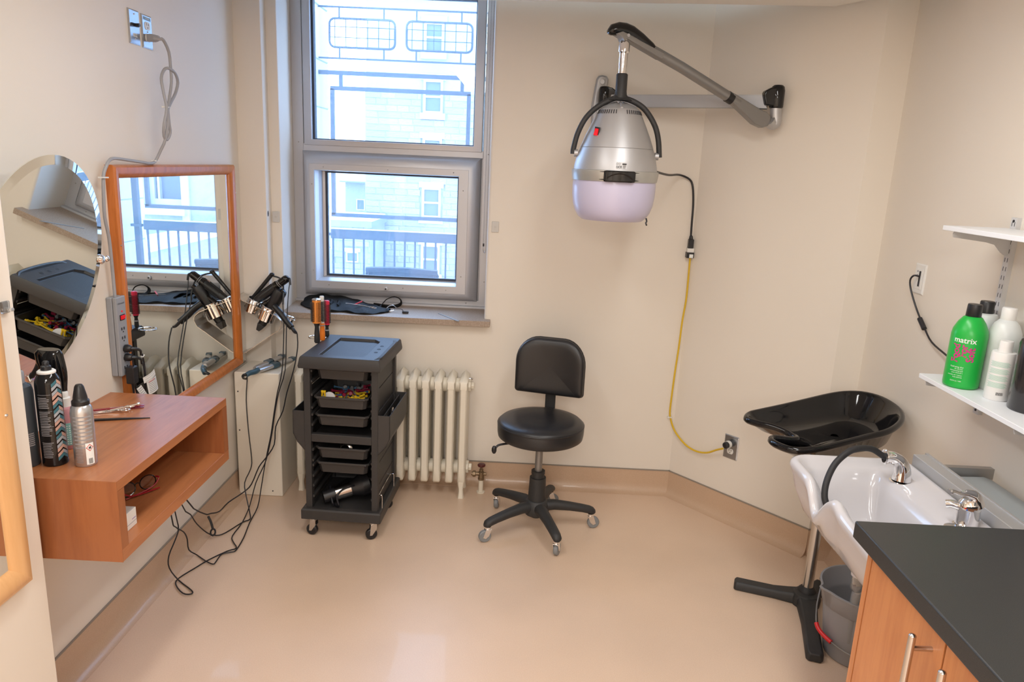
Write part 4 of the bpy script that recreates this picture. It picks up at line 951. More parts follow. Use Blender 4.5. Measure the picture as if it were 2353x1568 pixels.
# blind chain
t = thing('blind_chain', 'beaded blind chain hanging down the right side of the window', 'chain', (-.196, 3.47, 1.18))
bd = MB(); zc = 1.20
for s_ in (-.006, .006):
    bd2 = MB(); zc = 1.20
    while zc < 2.45: bd2.ball((-.197 + s_, 3.472, zc), .0023, 6); zc += .0062
    bd2.build('bead_strand', M['grey'], t, kind='stuff')
m = MB(); m.tube([(-.203, 3.472, 1.20), (-.200, 3.472, 1.186), (-.194, 3.472, 1.186), (-.191, 3.472, 1.20)], .0023, 6); m.build('chain_end', M['grey'], t)
m = MB(); m.box(-.2055, -.1985, 3.468, 3.478, 1.215, 1.228); m.build('joiner', M['ink'], t)

# ================================================================ RADIATOR
rd = thing('radiator', 'cream cast iron column radiator under the window', 'radiator', (-.66, 3.385, 0))
pitch = .0602; xr = -.262; yr0, yr1 = 3.29, 3.45
def section(leg):
    m = MB(); w = .0185; ys = [yr0 + .018, (yr0 + yr1) / 2, yr1 - .018]
    oct_ = lambda y, z, a, c: [(a * x_, y + c * y_, z) for x_, y_ in ((-1, -.5), (-.6, -1), (.6, -1), (1, -.5), (1, .5), (.6, 1), (-.6, 1), (-1, .5))]
    for y in ys: m.loft([oct_(y, .10, w, .018), oct_(y, .58, w, .018)])
    # pitched header with hipped ends, plain chamfered footer
    hd_l = lambda y, a, zs_, zr: [(-w * a, y, .555), (-w * a, y, zs_), (0, y, zr), (w * a, y, zs_), (w * a, y, .555)]
    m.loft([hd_l(yr0 - .001, .80, .584, .586), hd_l(yr0 + .005, 1, .592, .596), hd_l(yr0 + .05, 1, .604, .626), hd_l(yr1 - .05, 1, .604, .626), hd_l(yr1 - .005, 1, .592, .596), hd_l(yr1 + .001, .80, .584, .586)])
    ft = lambda y, a, z_: [(-w * a, y, .16), (-w * a, y, z_ + .006), (-w * a * .7, y, z_), (w * a * .7, y, z_), (w * a, y, z_ + .006), (w * a, y, .16)]
    m.loft([ft(yr0 - .001, .62, .088), ft(yr0 + .008, 1, .078), ft(yr1 - .008, 1, .078), ft(yr1 + .001, .62, .088)])
    if leg:
        for y in (ys[0], ys[2]): m.loft([oct_(y, .10, w, .018), oct_(y, .07, w * .9, .017), oct_(y, .045, w * .62, .012), oct_(y, .02, w * .7, .014), oct_(y, .0, w * .85, .017)])
    return m
s1 = section(False).build('radiator_section', M['cream'], rd, local=True, ang=50); s1.location = (0, -3.385, 0)
me_leg = section(True).build('radiator_section', M['cream'], rd, local=True, ang=50); me_leg.location = (xr + .66, -3.385, 0)
for k in range(1, 14):
    src = me_leg if k in (6, 11, 13) else s1
    if k == 1: o = s1
    else: o = src.copy(); COL.objects.link(o)
    o.location = (xr - k * pitch + .66, -3.385, 0)
hub = MB().cyl((-pitch / 2, 0, 0), (pitch / 2, 0, 0), .034, n=20).build('hub', M['cream'], rd, local=True); f1 = True
for z in (.555, .135):
    for k in range(13):
        if f1: o = hub; f1 = False
        else: o = hub.copy(); COL.objects.link(o)
        o.location = (xr - (k + .5) * pitch + .66, -.012, z)
m = MB()
for z in (.555, .135):
    m.cyl((xr + .016, 3.373, z), (xr + .030, 3.373, z), .033, n=8); m.cyl((xr + .030, 3.373, z), (xr + .045, 3.373, z), .019, n=6)
m.build('bushing', M['cream'], rd, bevel=.003)
m = MB(); m.cyl((xr + .022, 3.335, .60), (xr + .034, 3.335, .60), .0045, n=10); m.ball((xr + .035, 3.335, .601), .006, 8); m.build('air_vent', M['chrome2'], rd, label='small steel air vent')
vl = thing('radiator_valve', 'aged brass radiator valve with dark red handwheel on a floor pipe', 'valve', (-.168, 3.378, 0))
vx, vy = -.168, 3.375
m = MB(); m.cyl((vx, vy, 0), (vx, vy, .07), .012, n=16); m.cyl((vx, vy, 0), (vx, vy, .006), .02, n=16); m.build('floor_pipe', M['cream'], vl)
m = MB(); m.cyl((vx, vy, .068), (vx, vy, .08), .016, n=8); m.cyl((vx, vy, .078), (vx, vy, .112), .014, n=16); m.cyl((xr + .045, 3.373, .100), (vx, vy, .100), .010, n=14); m.cyl((xr + .052, 3.373, .100), (xr + .066, 3.373, .100), .017, n=8); m.cyl((vx, vy, .10), (vx + .026, vy, .10), .008, n=10); m.cyl((vx, vy, .112), (vx, vy, .126), .010, n=8)
m.cyl((vx, vy, .12), (vx, vy, .142), .0055, n=10); m.build('valve_body', M['brass'], vl, bevel=.0015)
m = MB(); m.lathe([(.006, 0), (.018, .001), (.020, .006), (.019, .013), (.012, .016), (.0001, .0155)], 10, p=(vx, vy, .138)); m.build('handwheel', M['handwheel'], vl, bevel=.002)

# ================================================================ TROLLEY
TX, TY, TA = -.728, 3.018, R(-2.5)
tr = thing('salon_trolley', 'black plastic salon trolley with trays and side bins on castors', 'trolley', (TX, TY, 0), TA)
TM = ROOTM[tr.name]
L = lambda x, y, z: TM @ V((x, y, z))
B_ = lambda mb, name, mt, **k: mb.build(name, mt, tr, local=True, **k)
yf, yb = -.152, .195
# top: skirted slab with a recessed patterned tray, holes and a side handle
m = MB()
o_ = lambda e, z: [(-.167 - e, yf - .012 - e, z), (.164 + e, yf - .012 - e, z), (.168 + e, yb + .038, z), (.162, yb + .045 + e, z), (-.167 - e, yb + .045 + e, z)]
ti = lambda e, z: [(-.100 + e, -.118 + e, z), (.090 - e, -.118 + e, z), (.090 - e, .155 - e, z), (.06, .188 - e, z), (-.100 + e, .188 - e, z)]
ou = [(-.176, -.166), (.165, -.166), (.165, .1), (.165, .177), (-.176, .177)]
m.loft([o_(.004, .752), o_(.006, .762), o_(.0, .795), [(x * .975, y * .975, .802) for x, y, z in o_(0, 0)], ti(0, .8015), ti(.004, .790)], c0=True, c1=True)
B_(m, 'top_tray', M['plastic'], bevel=.002, ang=35)
m = MB()
for i in range(26):
    for j in range(27):
        x, y = -.092 + i * .0068, -.108 + j * .0099
        m.add([(x, y, .7903), (x + .005, y, .7903), (x + .005, y + .006, .7903), (x, y + .006, .7903), (x + .0025, y + .003, .7914)], [(0, 1, 4), (1, 2, 4), (2, 3, 4), (3, 0, 4)])
B_(m, 'tray_pattern', M['tray'], kind='stuff')
for y in (-.035, .02, .075):
    m = MB(); m.lathe([(.0085, .8022), (.0085, .8027), (.0065, .8027), (.006, .8018)], 16, p=(.118, y, 0)); m.lathe([(.0001, .8021), (.0066, .8021)], 16, p=(.118, y, 0)); B_(m, 'tool_hole', M['ink'])
m = MB(); m.tube([(.143, -.15, .794), (.158, -.11, .800), (.162, .02, .804), (.158, .15, .800), (.144, .19, .794)], .009, 8, 5); B_(m, 'side_handle', M['plastic'])
m = MB(); m.tube([(-.168 + -.040 * (1 - cos(a)) * 1.0, .195 + .034 * sin(a), .795) for a in [2 * pi * i / 16 for i in range(16)]], .0028, 8, 2, closed=True); B_(m, 'dryer_ring', M['chrome'], label='chrome holder ring')
# posts, cross bar
for x in (-.142, .142):
    for y, q in ((yf, 1), (yb - .028, 1)):
        B_(MB().box(x - .0135, x + .0135, y, y + .028, .125, .757), 'post', M['plastic'], bevel=.002)
B_(MB().box(-.129, .129, yf + .002, yf + .026, .428, .464), 'cross_bar', M['plastic'], bevel=.003)
B_(MB().box(-.129, .129, yb - .026, yb - .002, .428, .464), 'cross_bar', M['plastic'], bevel=.003)
B_(MB().box(-.129, .129, yf + .026, yb - .03, .440, .448), 'middle_shelf', M['plastic'])
# side boards
bs0 = None
for sx in (-1, 1):
    for z0, z1 in ((.135, .225), (.228, .325), (.328, .427), (.465, .56), (.563, .66), (.663, .755)):
        B_(MB().box(min(sx * .140, sx * .146), max(sx * .140, sx * .146), yf + .026, yb - .026, z0, z1), 'side_board', M['plastic'], bevel=.002, seg=1)
# back panel low
B_(MB().box(-.129, .129, yb - .012, yb - .006, .13, .75), 'back_panel', M['plastic'])
# runners
rn = None
for z in (.735, .690, .632, .575, .545, .500, .388, .34, .318, .27, .225, .175):
    for sx in (-1, 1):
        if rn is None: rn = B_(MB().box(-.008, .008, yf + .012, yb - .02, -.006, .006), 'tray_runner', M['tray'], bevel=.002, seg=1); o = rn
        else: o = rn.copy(); COL.objects.link(o)
        o.location = (sx * .130, 0, z)
# trays
def tray_mb(h=.052, w=.115, d0=0, d1=.272):
    m = MB()
    r_ = lambda e, z, k=.014: [(x, y, z) for x, y in ((-w + e + k, d0 + e), (w - e - k, d0 + e), (w - e, d0 + e + k), (w - e, d1 - e - k), (w - e - k, d1 - e), (-w + e + k, d1 - e), (-w + e, d1 - e - k), (-w + e, d0 + e + k))]
    m.loft([r_(.014, 0), r_(.007, h - .010), r_(.0, h - .010), r_(0, h), r_(.006, h), r_(.009, h - .008), r_(.017, .003)])
    return m
ty = None
for z, dy in ((.700, .012), (.581, -.006), (.500, .004), (.353, .006), (.286, .008)):
    if ty is None: ty = B_(tray_mb(), 'tray', M['tray'], bevel=.002, seg=1, ang=30); o = ty
    else: o = ty.copy(); COL.objects.link(o)
    o.location = (0, yf + dy, z)
# bins
def bin_mb(s):
    m = MB()
    out = [(.147, .375), (.147, .562), (.206, .562), (.206, .46), (.190, .425)]
    inn = [(.151, .395), (.151, .563), (.202, .563), (.202, .462), (.187, .43)]
    y0, y1 = yf + .004, yb - .006
    P_ = lambda pl, y: [(s * a, y, c) for a, c in pl]
    def ringfaces(y0, y1): pass
    # walls: outer, sloped bottom, ends, inner wall
    def slab(a, b_, t=.003):
        dx, dz_ = b_[0] - a[0], b_[1] - a[1]; Ln = math.hypot(dx, dz_); nx, nz = -dz_ / Ln * t, dx / Ln * t
        m.prism([(s * a[0], a[1]), (s * b_[0], b_[1]), (s * (b_[0] + nx), b_[1] + nz), (s * (a[0] + nx), a[1] + nz)], y0, y1, 'xz')
    slab((.206, .462), (.206, .562)); slab((.190, .425), (.206, .462)); slab((.147, .375), (.190, .425)); slab((.147, .562), (.147, .375))
    for y in (y0, y1 - .003): m.prism([(s * a, c) for a, c in out], y, y + .003, 'xz')
    return m
for s in (-1, 1):
    o = B_(bin_mb(s), 'side_bin', M['tray'])
    B_(MB().box(min(s * .151, s * .203), max(s * .151, s * .203), .03, .033, .43, .55), 'bin_divider', M['tray']) if s < 0 else B_(MB().box(.171, .174, yf + .01, yb - .01, .42, .552), 'bin_divider', M['tray'])
# base, wire rails, castors
m = MB(); m.loft([[(x * (.172 - e), (yf - .022 + e if y < 0 else yb + .022 - e), z) for x, y in ((-1, -1), (1, -1), (1, 1), (-1, 1))] for e, z in ((.0, .082), (0, .124), (.006, .130), (.03, .130), (.034, .120))])
B_(m, 'base', M['plastic'], bevel=.003)
for s in (-1, 1):
    for y in (-.115, .11):
        m = MB(); m.tube([(s * .146, y, .188), (s * .160, y, .190), (s * .165, y, .182), (s * .165, y, .128)], .0022, 8, 4); B_(m, 'wire_hook', M['chrome'])
    m = MB(); m.tube([(s * .150, -.135, .150), (s * .150, -.118, .186), (s * .150, .09, .190), (s * .150, .108, .186)], .0022, 8, 4); B_(m, 'wire_rail', M['chrome'])
for x in (-.125, .135):
    for y in (-.148, .148):
        a = R(25 if x > 0 else -10); X = Matrix.Translation((x, y, 0)) @ Matrix.Rotation(a, 4, 'Z')
        m = MB(); m.cyl((x, y, .074), (x, y, .083), .016, n=16)
        for s in (-1, 1): m.prism([(-.012, .07), (.014, .076), (.014, .05), (-.006, .022), (-.016, .022)], s * .0125 - .0012, s * .0125 + .0012, 'xz', X=X)
        m.box(-.012, .014, -.0125, .0125, .070, .074, X); o = B_(m, 'castor_fork', M['chrome2'], label='steel castor fork')
        m = MB(); X2_ = X @ Matrix.Translation((-.008, 0, .0245)) @ Matrix.Rotation(R(90), 4, 'X'); m.lathe([(.006, -.011), (.020, -.011), (.0245, -.007), (.0245, .007), (.020, .011), (.006, .011)], 24, X=X2_); m.build('wheel', M['black'], o, local=True)
# perm rods piled in the second tray
def rod(r0, L_):
    m = MB(); m.lathe([(r0 * 1.35, -L_ / 2), (r0 * 1.4, -L_ / 2 + .004), (r0 * .95, -L_ / 2 + .008), (r0 * .72, 0), (r0 * .95, L_ / 2 - .008), (r0 * 1.4, L_ / 2 - .004), (r0 * 1.35, L_ / 2)], 9); m.lathe([(r0 * .9, L_ / 2), (r0 * .9, L_ / 2 + .0004), (r0 * .2, L_ / 2 + .0004)], 9); return m
rr = random.Random(11); protos = {}
kinds = [('rodY', 'yellow', .0046, 30), ('rodB', 'blue', .0040, 32), ('rodR', 'dark red', .0058, 12), ('rodG', 'grey', .0062, 8)]
seq = [k for k in kinds for _ in range(k[3])]; rr.shuffle(seq)
for i, (mk, cn, r0, _) in enumerate(seq):
    lay = i // 26
    while True:
        x = -.058 + .128 * rr.random(); y = yf + .036 + .19 * rr.random()
        if cn in ('dark red', 'grey') and y < -.06: continue
        if cn in ('yellow', 'blue') and y > .03: continue
        break
    hz = .5845 + .006 + lay * .0088 + .010 * max(0, x) / .09
    if cn in ('dark red', 'grey'): hz += .006
    a = rr.random() * pi; tl = R(rr.uniform(-16, 16))
    if mk not in protos:
        o = rod(r0, .058).build('perm_rod', M[mk]); protos[mk] = o
    else: o = protos[mk].copy(); COL.objects.link(o)
    o.location = L(x, y, hz); o.rotation_euler = (R(90) + tl, 0, a)
    tag(o, f'{cn} plastic perm rod in the heap in the second tray of the trolley', 'perm rod', f'{cn} perm rods in the trolley tray')
for i, x in enumerate((-.086, -.072)):
    o = protos['rodY'].copy(); COL.objects.link(o); o.location = L(x, yf + .022, .622); o.rotation_euler = (R(8), R(8 - 12 * i), 0)
    tag(o, ('yellow perm rod standing at the left front corner of the second tray', 'second yellow perm rod standing beside the white disc')[i], 'perm rod', 'yellow perm rods in the trolley tray')
m = MB(); m.lathe([(.0001, 0), (.026, 0), (.027, .002), (.026, .005), (.022, .005), (.0001, .0045)], 32, X=TM @ Matrix.Translation((-.058, yf + .030, .616)) @ Matrix.Rotation(R(62), 4, 'X'))
tag(m.build('white_disc', mat('lid_white', (.55, .53, .52, 1), .35)), 'round grey white disc leaning in the second tray', 'disc')
# things in other trays
m = MB(); m.tube([L(-.03, yf + .05, .372), L(-.01, yf + .06, .404), L(.02, yf + .055, .402), L(.03, yf + .05, .375)], .004, 6, flat=2); tag(m.build('hair_clip', M['chrome2']), 'steel hair clip lying in the fourth tray of the trolley', 'clip')
m = MB(); m.prism([(-.004, -.02), (.006, -.018), (.004, .022), (-.003, .020)], 0, .006, X=TM @ Matrix.Translation((.19, -.03, .545)) @ Matrix.Rotation(R(70), 4, 'Y')); m.tube([L(.188, -.05, .50), L(.189, -.04, .545), L(.186, -.01, .552)], .004, 6)
tag(m.build('hair_clip', M['chrome2']), 'silver clip standing in the right side bin', 'clip')
m = MB(); m.loft([[L(x, y, .756) for x, y in ((-.05, yf + .02), (.09, yf + .03), (.08, yf + .2), (-.04, yf + .2))], [L(x, y, .762) for x, y in ((-.05, yf + .02), (.09, yf + .03), (.08, yf + .2), (-.04, yf + .2))]])
# dryer with diffuser lying in the base
t = thing('hair_dryer', 'black hair dryer with its cord lying in the trolley base', 'hair dryer', tuple(L(0, -.03, .121)))
A0_, A1_ = L(-.095, -.105, .155), L(.05, -.02, .185)
d = (A1_ - A0_).normalized()
m = MB(); m.cyl(A0_, A0_ + d * .05, .026, .028, 24); m.cyl(A0_ + d * .05, A0_ + d * .125, .028, .031, 24); m.cyl(A0_ + d * .125, A0_ + d * .17, .031, .05, 24); m.cyl(A0_ + d * .17, A0_ + d * .20, .05, .052, 24); m.build('body', M['black'], t)
m = MB(); m.cyl(A0_ + d * .052, A0_ + d * .12, .0292, .0318, 24); m.build('steel_band', M['chrome2'], t, label='shiny steel band')
m = MB(); m.tube([A0_ + d * .03 + V((.0, .01, 0)), L(-.06, .02, .15), L(-.05, .09, .14)], .016, 10); m.build('handle', M['black'], t)
m = MB(); m.tube([L(-.05, .09, .14), L(.0, .1, .135), L(.06, .05, .14), L(.03, -.06, .20), L(-.01, -.09, .195), L(-.03, -.12, .17), L(-.02, -.13, .13), L(-.07, -.08, .128), L(-.08, -.06, .19), L(-.05, -.125, .15), L(-.045, -.12, .127)], .0042, 8); m.build('cord', M['cord'], t)
# round brushes standing on the trolley top
def round_brush(name, label, p, H, zb, zt, rb, barrel, handle, hr, cap, capm, bristle=True, extra=None, bl=.012):
    t = thing(name, label, 'hair brush', p); x, y, z = p
    m = MB(); m.lathe([(hr * .75, 0), (hr, .006), (hr * .92, zb * .45), (hr * .7, zb * .8), (hr * .95, zb - .006), (rb * .9, zb)], 20, p=p); m.build('handle', handle, t)
    m = MB(); m.lathe([(rb, zb), (rb, zt)], 24, p=p); m.build('barrel', barrel, t)
    m = MB(); m.lathe([(rb * 1.02, zt), (rb * 1.02, zt + cap), (rb * .8, zt + cap + .003), (.0001, zt + cap + .0035)], 24, p=p); m.build('end_cap', capm, t)
    m = MB(); nr = int((zt - zb - .012) / .0058); na = 20
    for i in range(nr):
        for j in range(na):
            if bl > .01 and j % 4 == 3: continue
            a = 2 * pi * (j + (.5 * (i % 2) if bl < .01 else 0)) / na; zz = z + zb + .008 + i * .0058
            c0_ = V((x + rb * cos(a), y + rb * sin(a), zz)); c1_ = V((x + (rb + bl) * cos(a), y + (rb + bl) * sin(a), zz))
            sd = V((-sin(a), cos(a), 0)) * .0019; up = V((0, 0, .0034))
            m.add([c0_ - sd, c0_ + sd, c0_ + up, c1_], [(0, 1, 3), (1, 2, 3), (2, 0, 3)])
    m.build('bristle_rows', M['bristle'], t, kind='stuff')
    if extra: extra(t)
    return t
def ringband(z0, z1, r, mt):
    def f(t):
        p = tuple(t.location); MB().lathe([(r, z0), (r, z1)], 24, p=p).build('handle_band', mt, t)
    return f
round_brush('round_brush', 'large round brush with copper orange barrel and black rubber handle on the trolley', (-.892, 3.09, .8025), .2, .090, .190, .0185, M['orange'], M['rubber'], .0125, .004, M['chrome2'])
round_brush('round_brush', 'round brush with bright orange handle and white tip behind the copper one', (-.884, 3.145, .8025), .2, .078, .186, .0095, M['white_pl'], M['orangeh'], .0130, .010, M['white_pl'], extra=ringband(.066, .070, .0128, M['grey']))
round_brush('round_brush', 'slim red round brush with black handle furthest back on the trolley', (-.882, 3.215, .8025), .17, .056, .158, .0125, M['redbr'], M['rubber'], .0098, .005, M['redbr'], extra=ringband(.028, .033, .0102, M['greycord']), bl=.007)

# ================================================================ STOOL
st_ = thing('swivel_stool', 'black vinyl swivel stool with backrest on a five star castor base', 'stool', (.123, 3.035, 0))
c = (.102, 3.035)
m = MB(); m.lathe([(.001, .440), (.178, .442), (.186, .448), (.189, .465), (.190, .494), (.187, .503), (.1885, .505), (.187, .509), (.176, .519), (.14, .525), (.08, .523), (.001, .519)], 64, p=(*c, 0)); m.build('seat', M['vinyl'], st_, ang=60)
m = MB(); m.tube([(c[0] + .1885 * cos(2 * pi * i / 40), c[1] + .1885 * sin(2 * pi * i / 40), .504) for i in range(40)], .0028, 6, 1, closed=True); m.build('seat_piping', M['vinyl'], st_)
m = MB(); m.cyl((*c, .423), (*c, .441), .10, n=28); m.box(c[0] - .01, c[0] + .05, c[1] - .02, c[1] + .22, .420, .432); m.build('seat_plate', M['basemat'], st_)
# backrest: rounded top pad, curved
ab = R(-14); XB_ = Matrix.Translation((c[0] + .038, c[1] + .180, 0)) @ Matrix.Rotation(ab, 4, 'Z')
hw, z0, z1 = .158, .588, .846
outl = []
for (cx_, cz_, a0, r_) in ((hw - .018, z0 + .018, -90, .018), (hw - .100, z1 - .112, 0, .100), (-hw + .100, z1 - .112, 90, .100), (-hw + .018, z0 + .018, 180, .018)):
    for j in range(9):
        a = R(a0 + 90 * j / 8); outl.append((cx_ + r_ * cos(a) * 1, cz_ + r_ * sin(a) * (1 if r_ < .05 else 1.12)))
ccz = (z0 + z1) / 2
def padloop(sc_, dy): return [(x * sc_, dy + (x * sc_ / hw) ** 2 * -.028, ccz + (z - ccz) * sc_) for x, z in outl]
m = MB(); m.loft([padloop(q, -.004 - .026 * max(0, 1 - q ** 9) ** .5) for q in (.02, .15, .3, .45, .6, .7, .78, .85, .90, .94, .97, .99)] + [padloop(1, -.004), padloop(1, .012), padloop(.96, .020), padloop(.5, .024)], X=XB_); m.build('backrest', M['vinyl'], st_, ang=60)
m = MB(); m.tube([XB_ @ V(p) for p in padloop(1.004, .006)], .0022, 6, 1, closed=True); m.build('backrest_piping', M['vinyl'], st_)
m = MB(); m.box(-.024, .024, .022, .030, .41, .78, XB_); m.build('back_bar', M['basemat'], st_, bevel=.003)
m = MB(); m.cyl((*c, .26), (*c, .43), .0165, n=20); m.build('gas_lift', M['armgrey'], st_)
m = MB(); m.cyl((*c, .245), (*c, .280), .029, .027, 20); m.cyl((*c, .268), (*c, .281), .031, n=12); m.cyl((*c, .135), (*c, .25), .040, .036, 24); m.cyl((*c, .06), (*c, .10), .026, n=16); m.build('column_cover', M['basemat'], st_)
m = MB(); m.tube([(c[0] - .08, c[1] - .05, .430), (c[0] - .17, c[1] - .085, .428), (c[0] - .192, c[1] - .095, .415)], .005, 8); m.ball((c[0] - .197, c[1] - .098, .408), .016, 10, (.7, .6, 1.2)); m.build('height_lever', M['black'], st_)
tips = [(-.121, 2.882), (.182, 2.812), (.363, 3.067), (.193, 3.331), (-.105, 3.225)]
hb = MB(); hb.lathe([(.05, .075), (.058, .09), (.056, .12), (.045, .142), (.04, .145)], 24, p=(*c, 0)); hb.build('hub', M['basemat'], st_)
for i, (x, y) in enumerate(tips):
    d = V((x - c[0], y - c[1], 0)); Lg = .262; d.normalize(); a = d.cross(V((0, 0, 1)))
    m = MB(); lp = []
    for q, w, h, z in ((.02, .030, .026, .112), (.08, .026, .024, .116), (.15, .023, .021, .108), (.21, .022, .019, .098), (.245, .021, .019, .090), (.262, .019, .017, .084), (.272, .008, .008, .081)):
        lp.append([V((c[0], c[1], z)) + d * q + a * (w * cos(2 * pi * j / 14)) + V((0, 0, h * sin(2 * pi * j / 14))) for j in range(14)])
    m.loft(lp); leg = m.build('leg', M['basemat'], st_, ang=60)
    p = V((c[0], c[1], 0)) + d * .252
    ca = R([200, 70, 10, 20, 80][i]); X = Matrix.Translation(p) @ Matrix.Rotation(ca, 4, 'Z')
    m = MB(); m.cyl(p + V((0, 0, .058)), p + V((0, 0, .07)), .013, n=14)
    for s in (-1, 1): m.prism([(-.014, .060), (.012, .060), (.024, .024), (.012, .018), (-.002, .03)], s * .0115 - .001, s * .0115 + .001, 'xz', X=X)
    m.box(-.014, .012, -.0115, .0115, .057, .061, X); m.build('castor_fork', M['chrome'], leg, label='chrome castor fork')
    m = MB(); X2_ = X @ Matrix.Translation((.014, 0, .0275)) @ Matrix.Rotation(R(90), 4, 'X')
    m.m(0).lathe([(.017, -.010), (.024, -.010), (.0275, -.006), (.0275, .006), (.024, .010), (.017, .010)], 28, X=X2_)
    m.m(1).lathe([(.0001, -.0085), (.0175, -.0085), (.0175, .0085), (.0001, .0085)], 24, X=X2_); m.build('castor_wheel', [M['greyw'], M['black']], leg, label='grey castor wheel')

# ================================================================ HOOD DRYER
HX, HY = .329, 2.92
hd2 = thing('hood_dryer', 'silver hood hair dryer with frosted visor on a jointed wall arm', 'hood dryer', (HX, HY, 1.40))
m = MB(); m.lathe([(.0001, 1.842), (.03, 1.840), (.055, 1.832), (.074, 1.818)], 48, p=(HX, HY, 0)); hc = m.build('top_cap', M['silver'], hd2)
for k in range(3):
    a = R(-90 + 120 * k); m = MB(); m.tube([(HX + .012 * cos(a), HY + .012 * sin(a), 1.842), (HX + .04 * cos(a), HY + .04 * sin(a), 1.836), (HX + .07 * cos(a), HY + .07 * sin(a), 1.819)], .006, 6); m.build('cap_rib', M['silver'], hc)
m = MB(); m.lathe([(.074, 1.818), (.079, 1.812), (.088, 1.795), (.106, 1.757), (.122, 1.722), (.140, 1.676)], 64, p=(HX, HY, 0), caps=(False, False)); m.lathe([(.1392, 1.6765), (.1385, 1.675), (.1395, 1.6735)], 64, p=(HX, HY, 0), caps=(False, False)); m.lathe([(.1402, 1.674), (.152, 1.638), (.159, 1.606), (.1605, 1.592)], 64, p=(HX, HY, 0), caps=(False, False)); m.build('shell', M['silver'], hd2)
m = MB(); m.lathe([(.1595, 1.594), (.1665, 1.592), (.167, 1.583), (.1655, 1.570), (.163, 1.553), (.158, 1.552)], 64, p=(HX, HY, 0), caps=(False, False)); m.build('rim_band', mat('rim_satin', (.46, .46, .44, 1), .3, .6), hd2)
m = MB(); m.lathe([(.1585, 1.556), (.1605, 1.540), (.1595, 1.500), (.155, 1.465), (.145, 1.435), (.132, 1.415), (.118, 1.404), (.114, 1.405), (.128, 1.419), (.141, 1.438), (.151, 1.467), (.155, 1.500), (.156, 1.54)], 64, p=(HX, HY, 0), caps=(False, False)); m.build('visor', M['skirt'], hd2)
m = MB(); m.lathe([(.150, 1.556), (.12, 1.60), (.0001, 1.61)], 48, p=(HX, HY, 0), caps=(False, False)); m.build('inner_liner', M['grey'], hd2)
m = MB()
for s in (-1, 1):
    for k in range(11):
        a = R(-90 + s * (14 + 6.3 * k)); X = Matrix.Translation((HX, HY, 0)) @ Matrix.Rotation(a, 4, 'Z')
        m.prism([(.0795, 1.813), (.0805, 1.813), (.0875, 1.7985), (.0865, 1.7985)], -.0015, .0015, 'xz', X=X)
m.build('vent_slots', M['ink'], hd2, kind='stuff')
# seat things on the shell: direction angle measured from -y
def shell_X(ang, z, r, slope):
    a = R(-90 + ang); n = V((cos(a) * cos(slope), sin(a) * cos(slope), sin(slope))); return frame_X((HX + r * cos(a), HY + r * sin(a), z), V((0, 0, 1)).cross(n), V((0, 0, 1)))
X = shell_X(-46, 1.729, .1195, R(24)) @ Matrix.Rotation(R(-8), 4, 'Z')
MB().box(-.011, .011, -.018, .018, -.002, .004, X).build('switch_bezel', M['black'], hd2)
MB().loft([[(-.008, -.013, .003), (.008, -.013, .003), (.008, .013, .003), (-.008, .013, .003)], [(-.008, -.012, .010), (.008, -.012, .010), (.008, .012, .005), (-.008, .012, .005)]], X=X).build('switch_rocker', M['redlit'], hd2)
X = shell_X(-1, 1.613, .1572, R(13))
m = MB(); n = 8; mpts = []
for j, zz in enumerate((-.012, .012)):
    for i in range(n + 1):
        a = R(-90 - 5 + 14 * i / n); r_ = .1603 if j == 0 else .1560
        mpts.append((HX + (r_ + .0008) * cos(a), HY + (r_ + .0008) * sin(a), 1.6115 + zz))
LBL = M['greycord'] if 0 else mat('label_silver', (.62, .62, .63, 1), .35)
m.add(mpts, [(i, i + 1, n + 2 + i, n + 1 + i) for i in range(n)]); lb = m.build('rating_label', LBL, hd2)
XL_ = shell_X(2, 1.612, .1562, R(13)) @ Matrix.Translation((0, 0, .0042))
text('CE', .011, XL_ @ Matrix.Translation((-.006, -.006, 0)), M['ink'], 'label_print', lb, bold=.0002)
MB().box(.002, .017, .003, .007, 0, .0006, XL_).build('label_print', M['ink'], lb)
m = MB()
for k in range(4): m.box(.004, .016 - .001 * k, -.001 - .003 * k, -.0002 - .003 * k, .0002, .0007, XL_)
for q in (-.017, -.008): m.tube([XL_ @ V((q + .003 * cos(2 * pi * i / 12), .006 + .003 * sin(2 * pi * i / 12), .0005)) for i in range(12)], .0003, 4, 1, closed=True)
m.tube([XL_ @ V((-.0165 + .0036 * cos(2 * pi * i / 12), -.006 + .0036 * sin(2 * pi * i / 12), .0005)) for i in range(12)], .0004, 4, 1, closed=True)
m.tube([XL_ @ V((-.0195, -.0035, .0006)), XL_ @ V((-.0135, -.0085, .0006))], .0004, 4)
m.build('label_symbols', M['ink'], lb, kind='stuff')
# front handle
m = MB(); lp = []
for i in range(13):
    a = R(-90 - 19.5 + 39 * i / 12); h = .0200 if 0 < i < 12 else .0185; ro = .178 if 0 < i < 12 else .174
    lp.append([V((HX + r_ * cos(a), HY + r_ * sin(a), 1.572 + z)) for r_, z in ((.160, -h), (ro - .003, -h), (ro, -h + .004), (ro, h - .004), (ro - .003, h), (.160, h))])
m.loft(lp); hnd = m.build('visor_handle', M['gloss'], hd2, ang=30)
m = MB(); m.tube([(HX + .179 * cos(R(-90 + q)), HY + .179 * sin(R(-90 + q)), 1.572 + .010 - .017 * (q / 15) ** 2) for q in range(-15, 16, 3)], .0024, 6, 2); m.build('handle_ridge', M['gloss'], hnd)
for s in (-1, 1):
    for z in (1.559, 1.587):
        m = MB(); m.tube([(HX + .1665 * cos(R(-90 + s * q)), HY + .1665 * sin(R(-90 + s * q)), z) for q in (18, 22, 26)], lambda q: .0022 * (1 - .8 * q), 6, 2); m.build('handle_tail', M['gloss'], hd2)
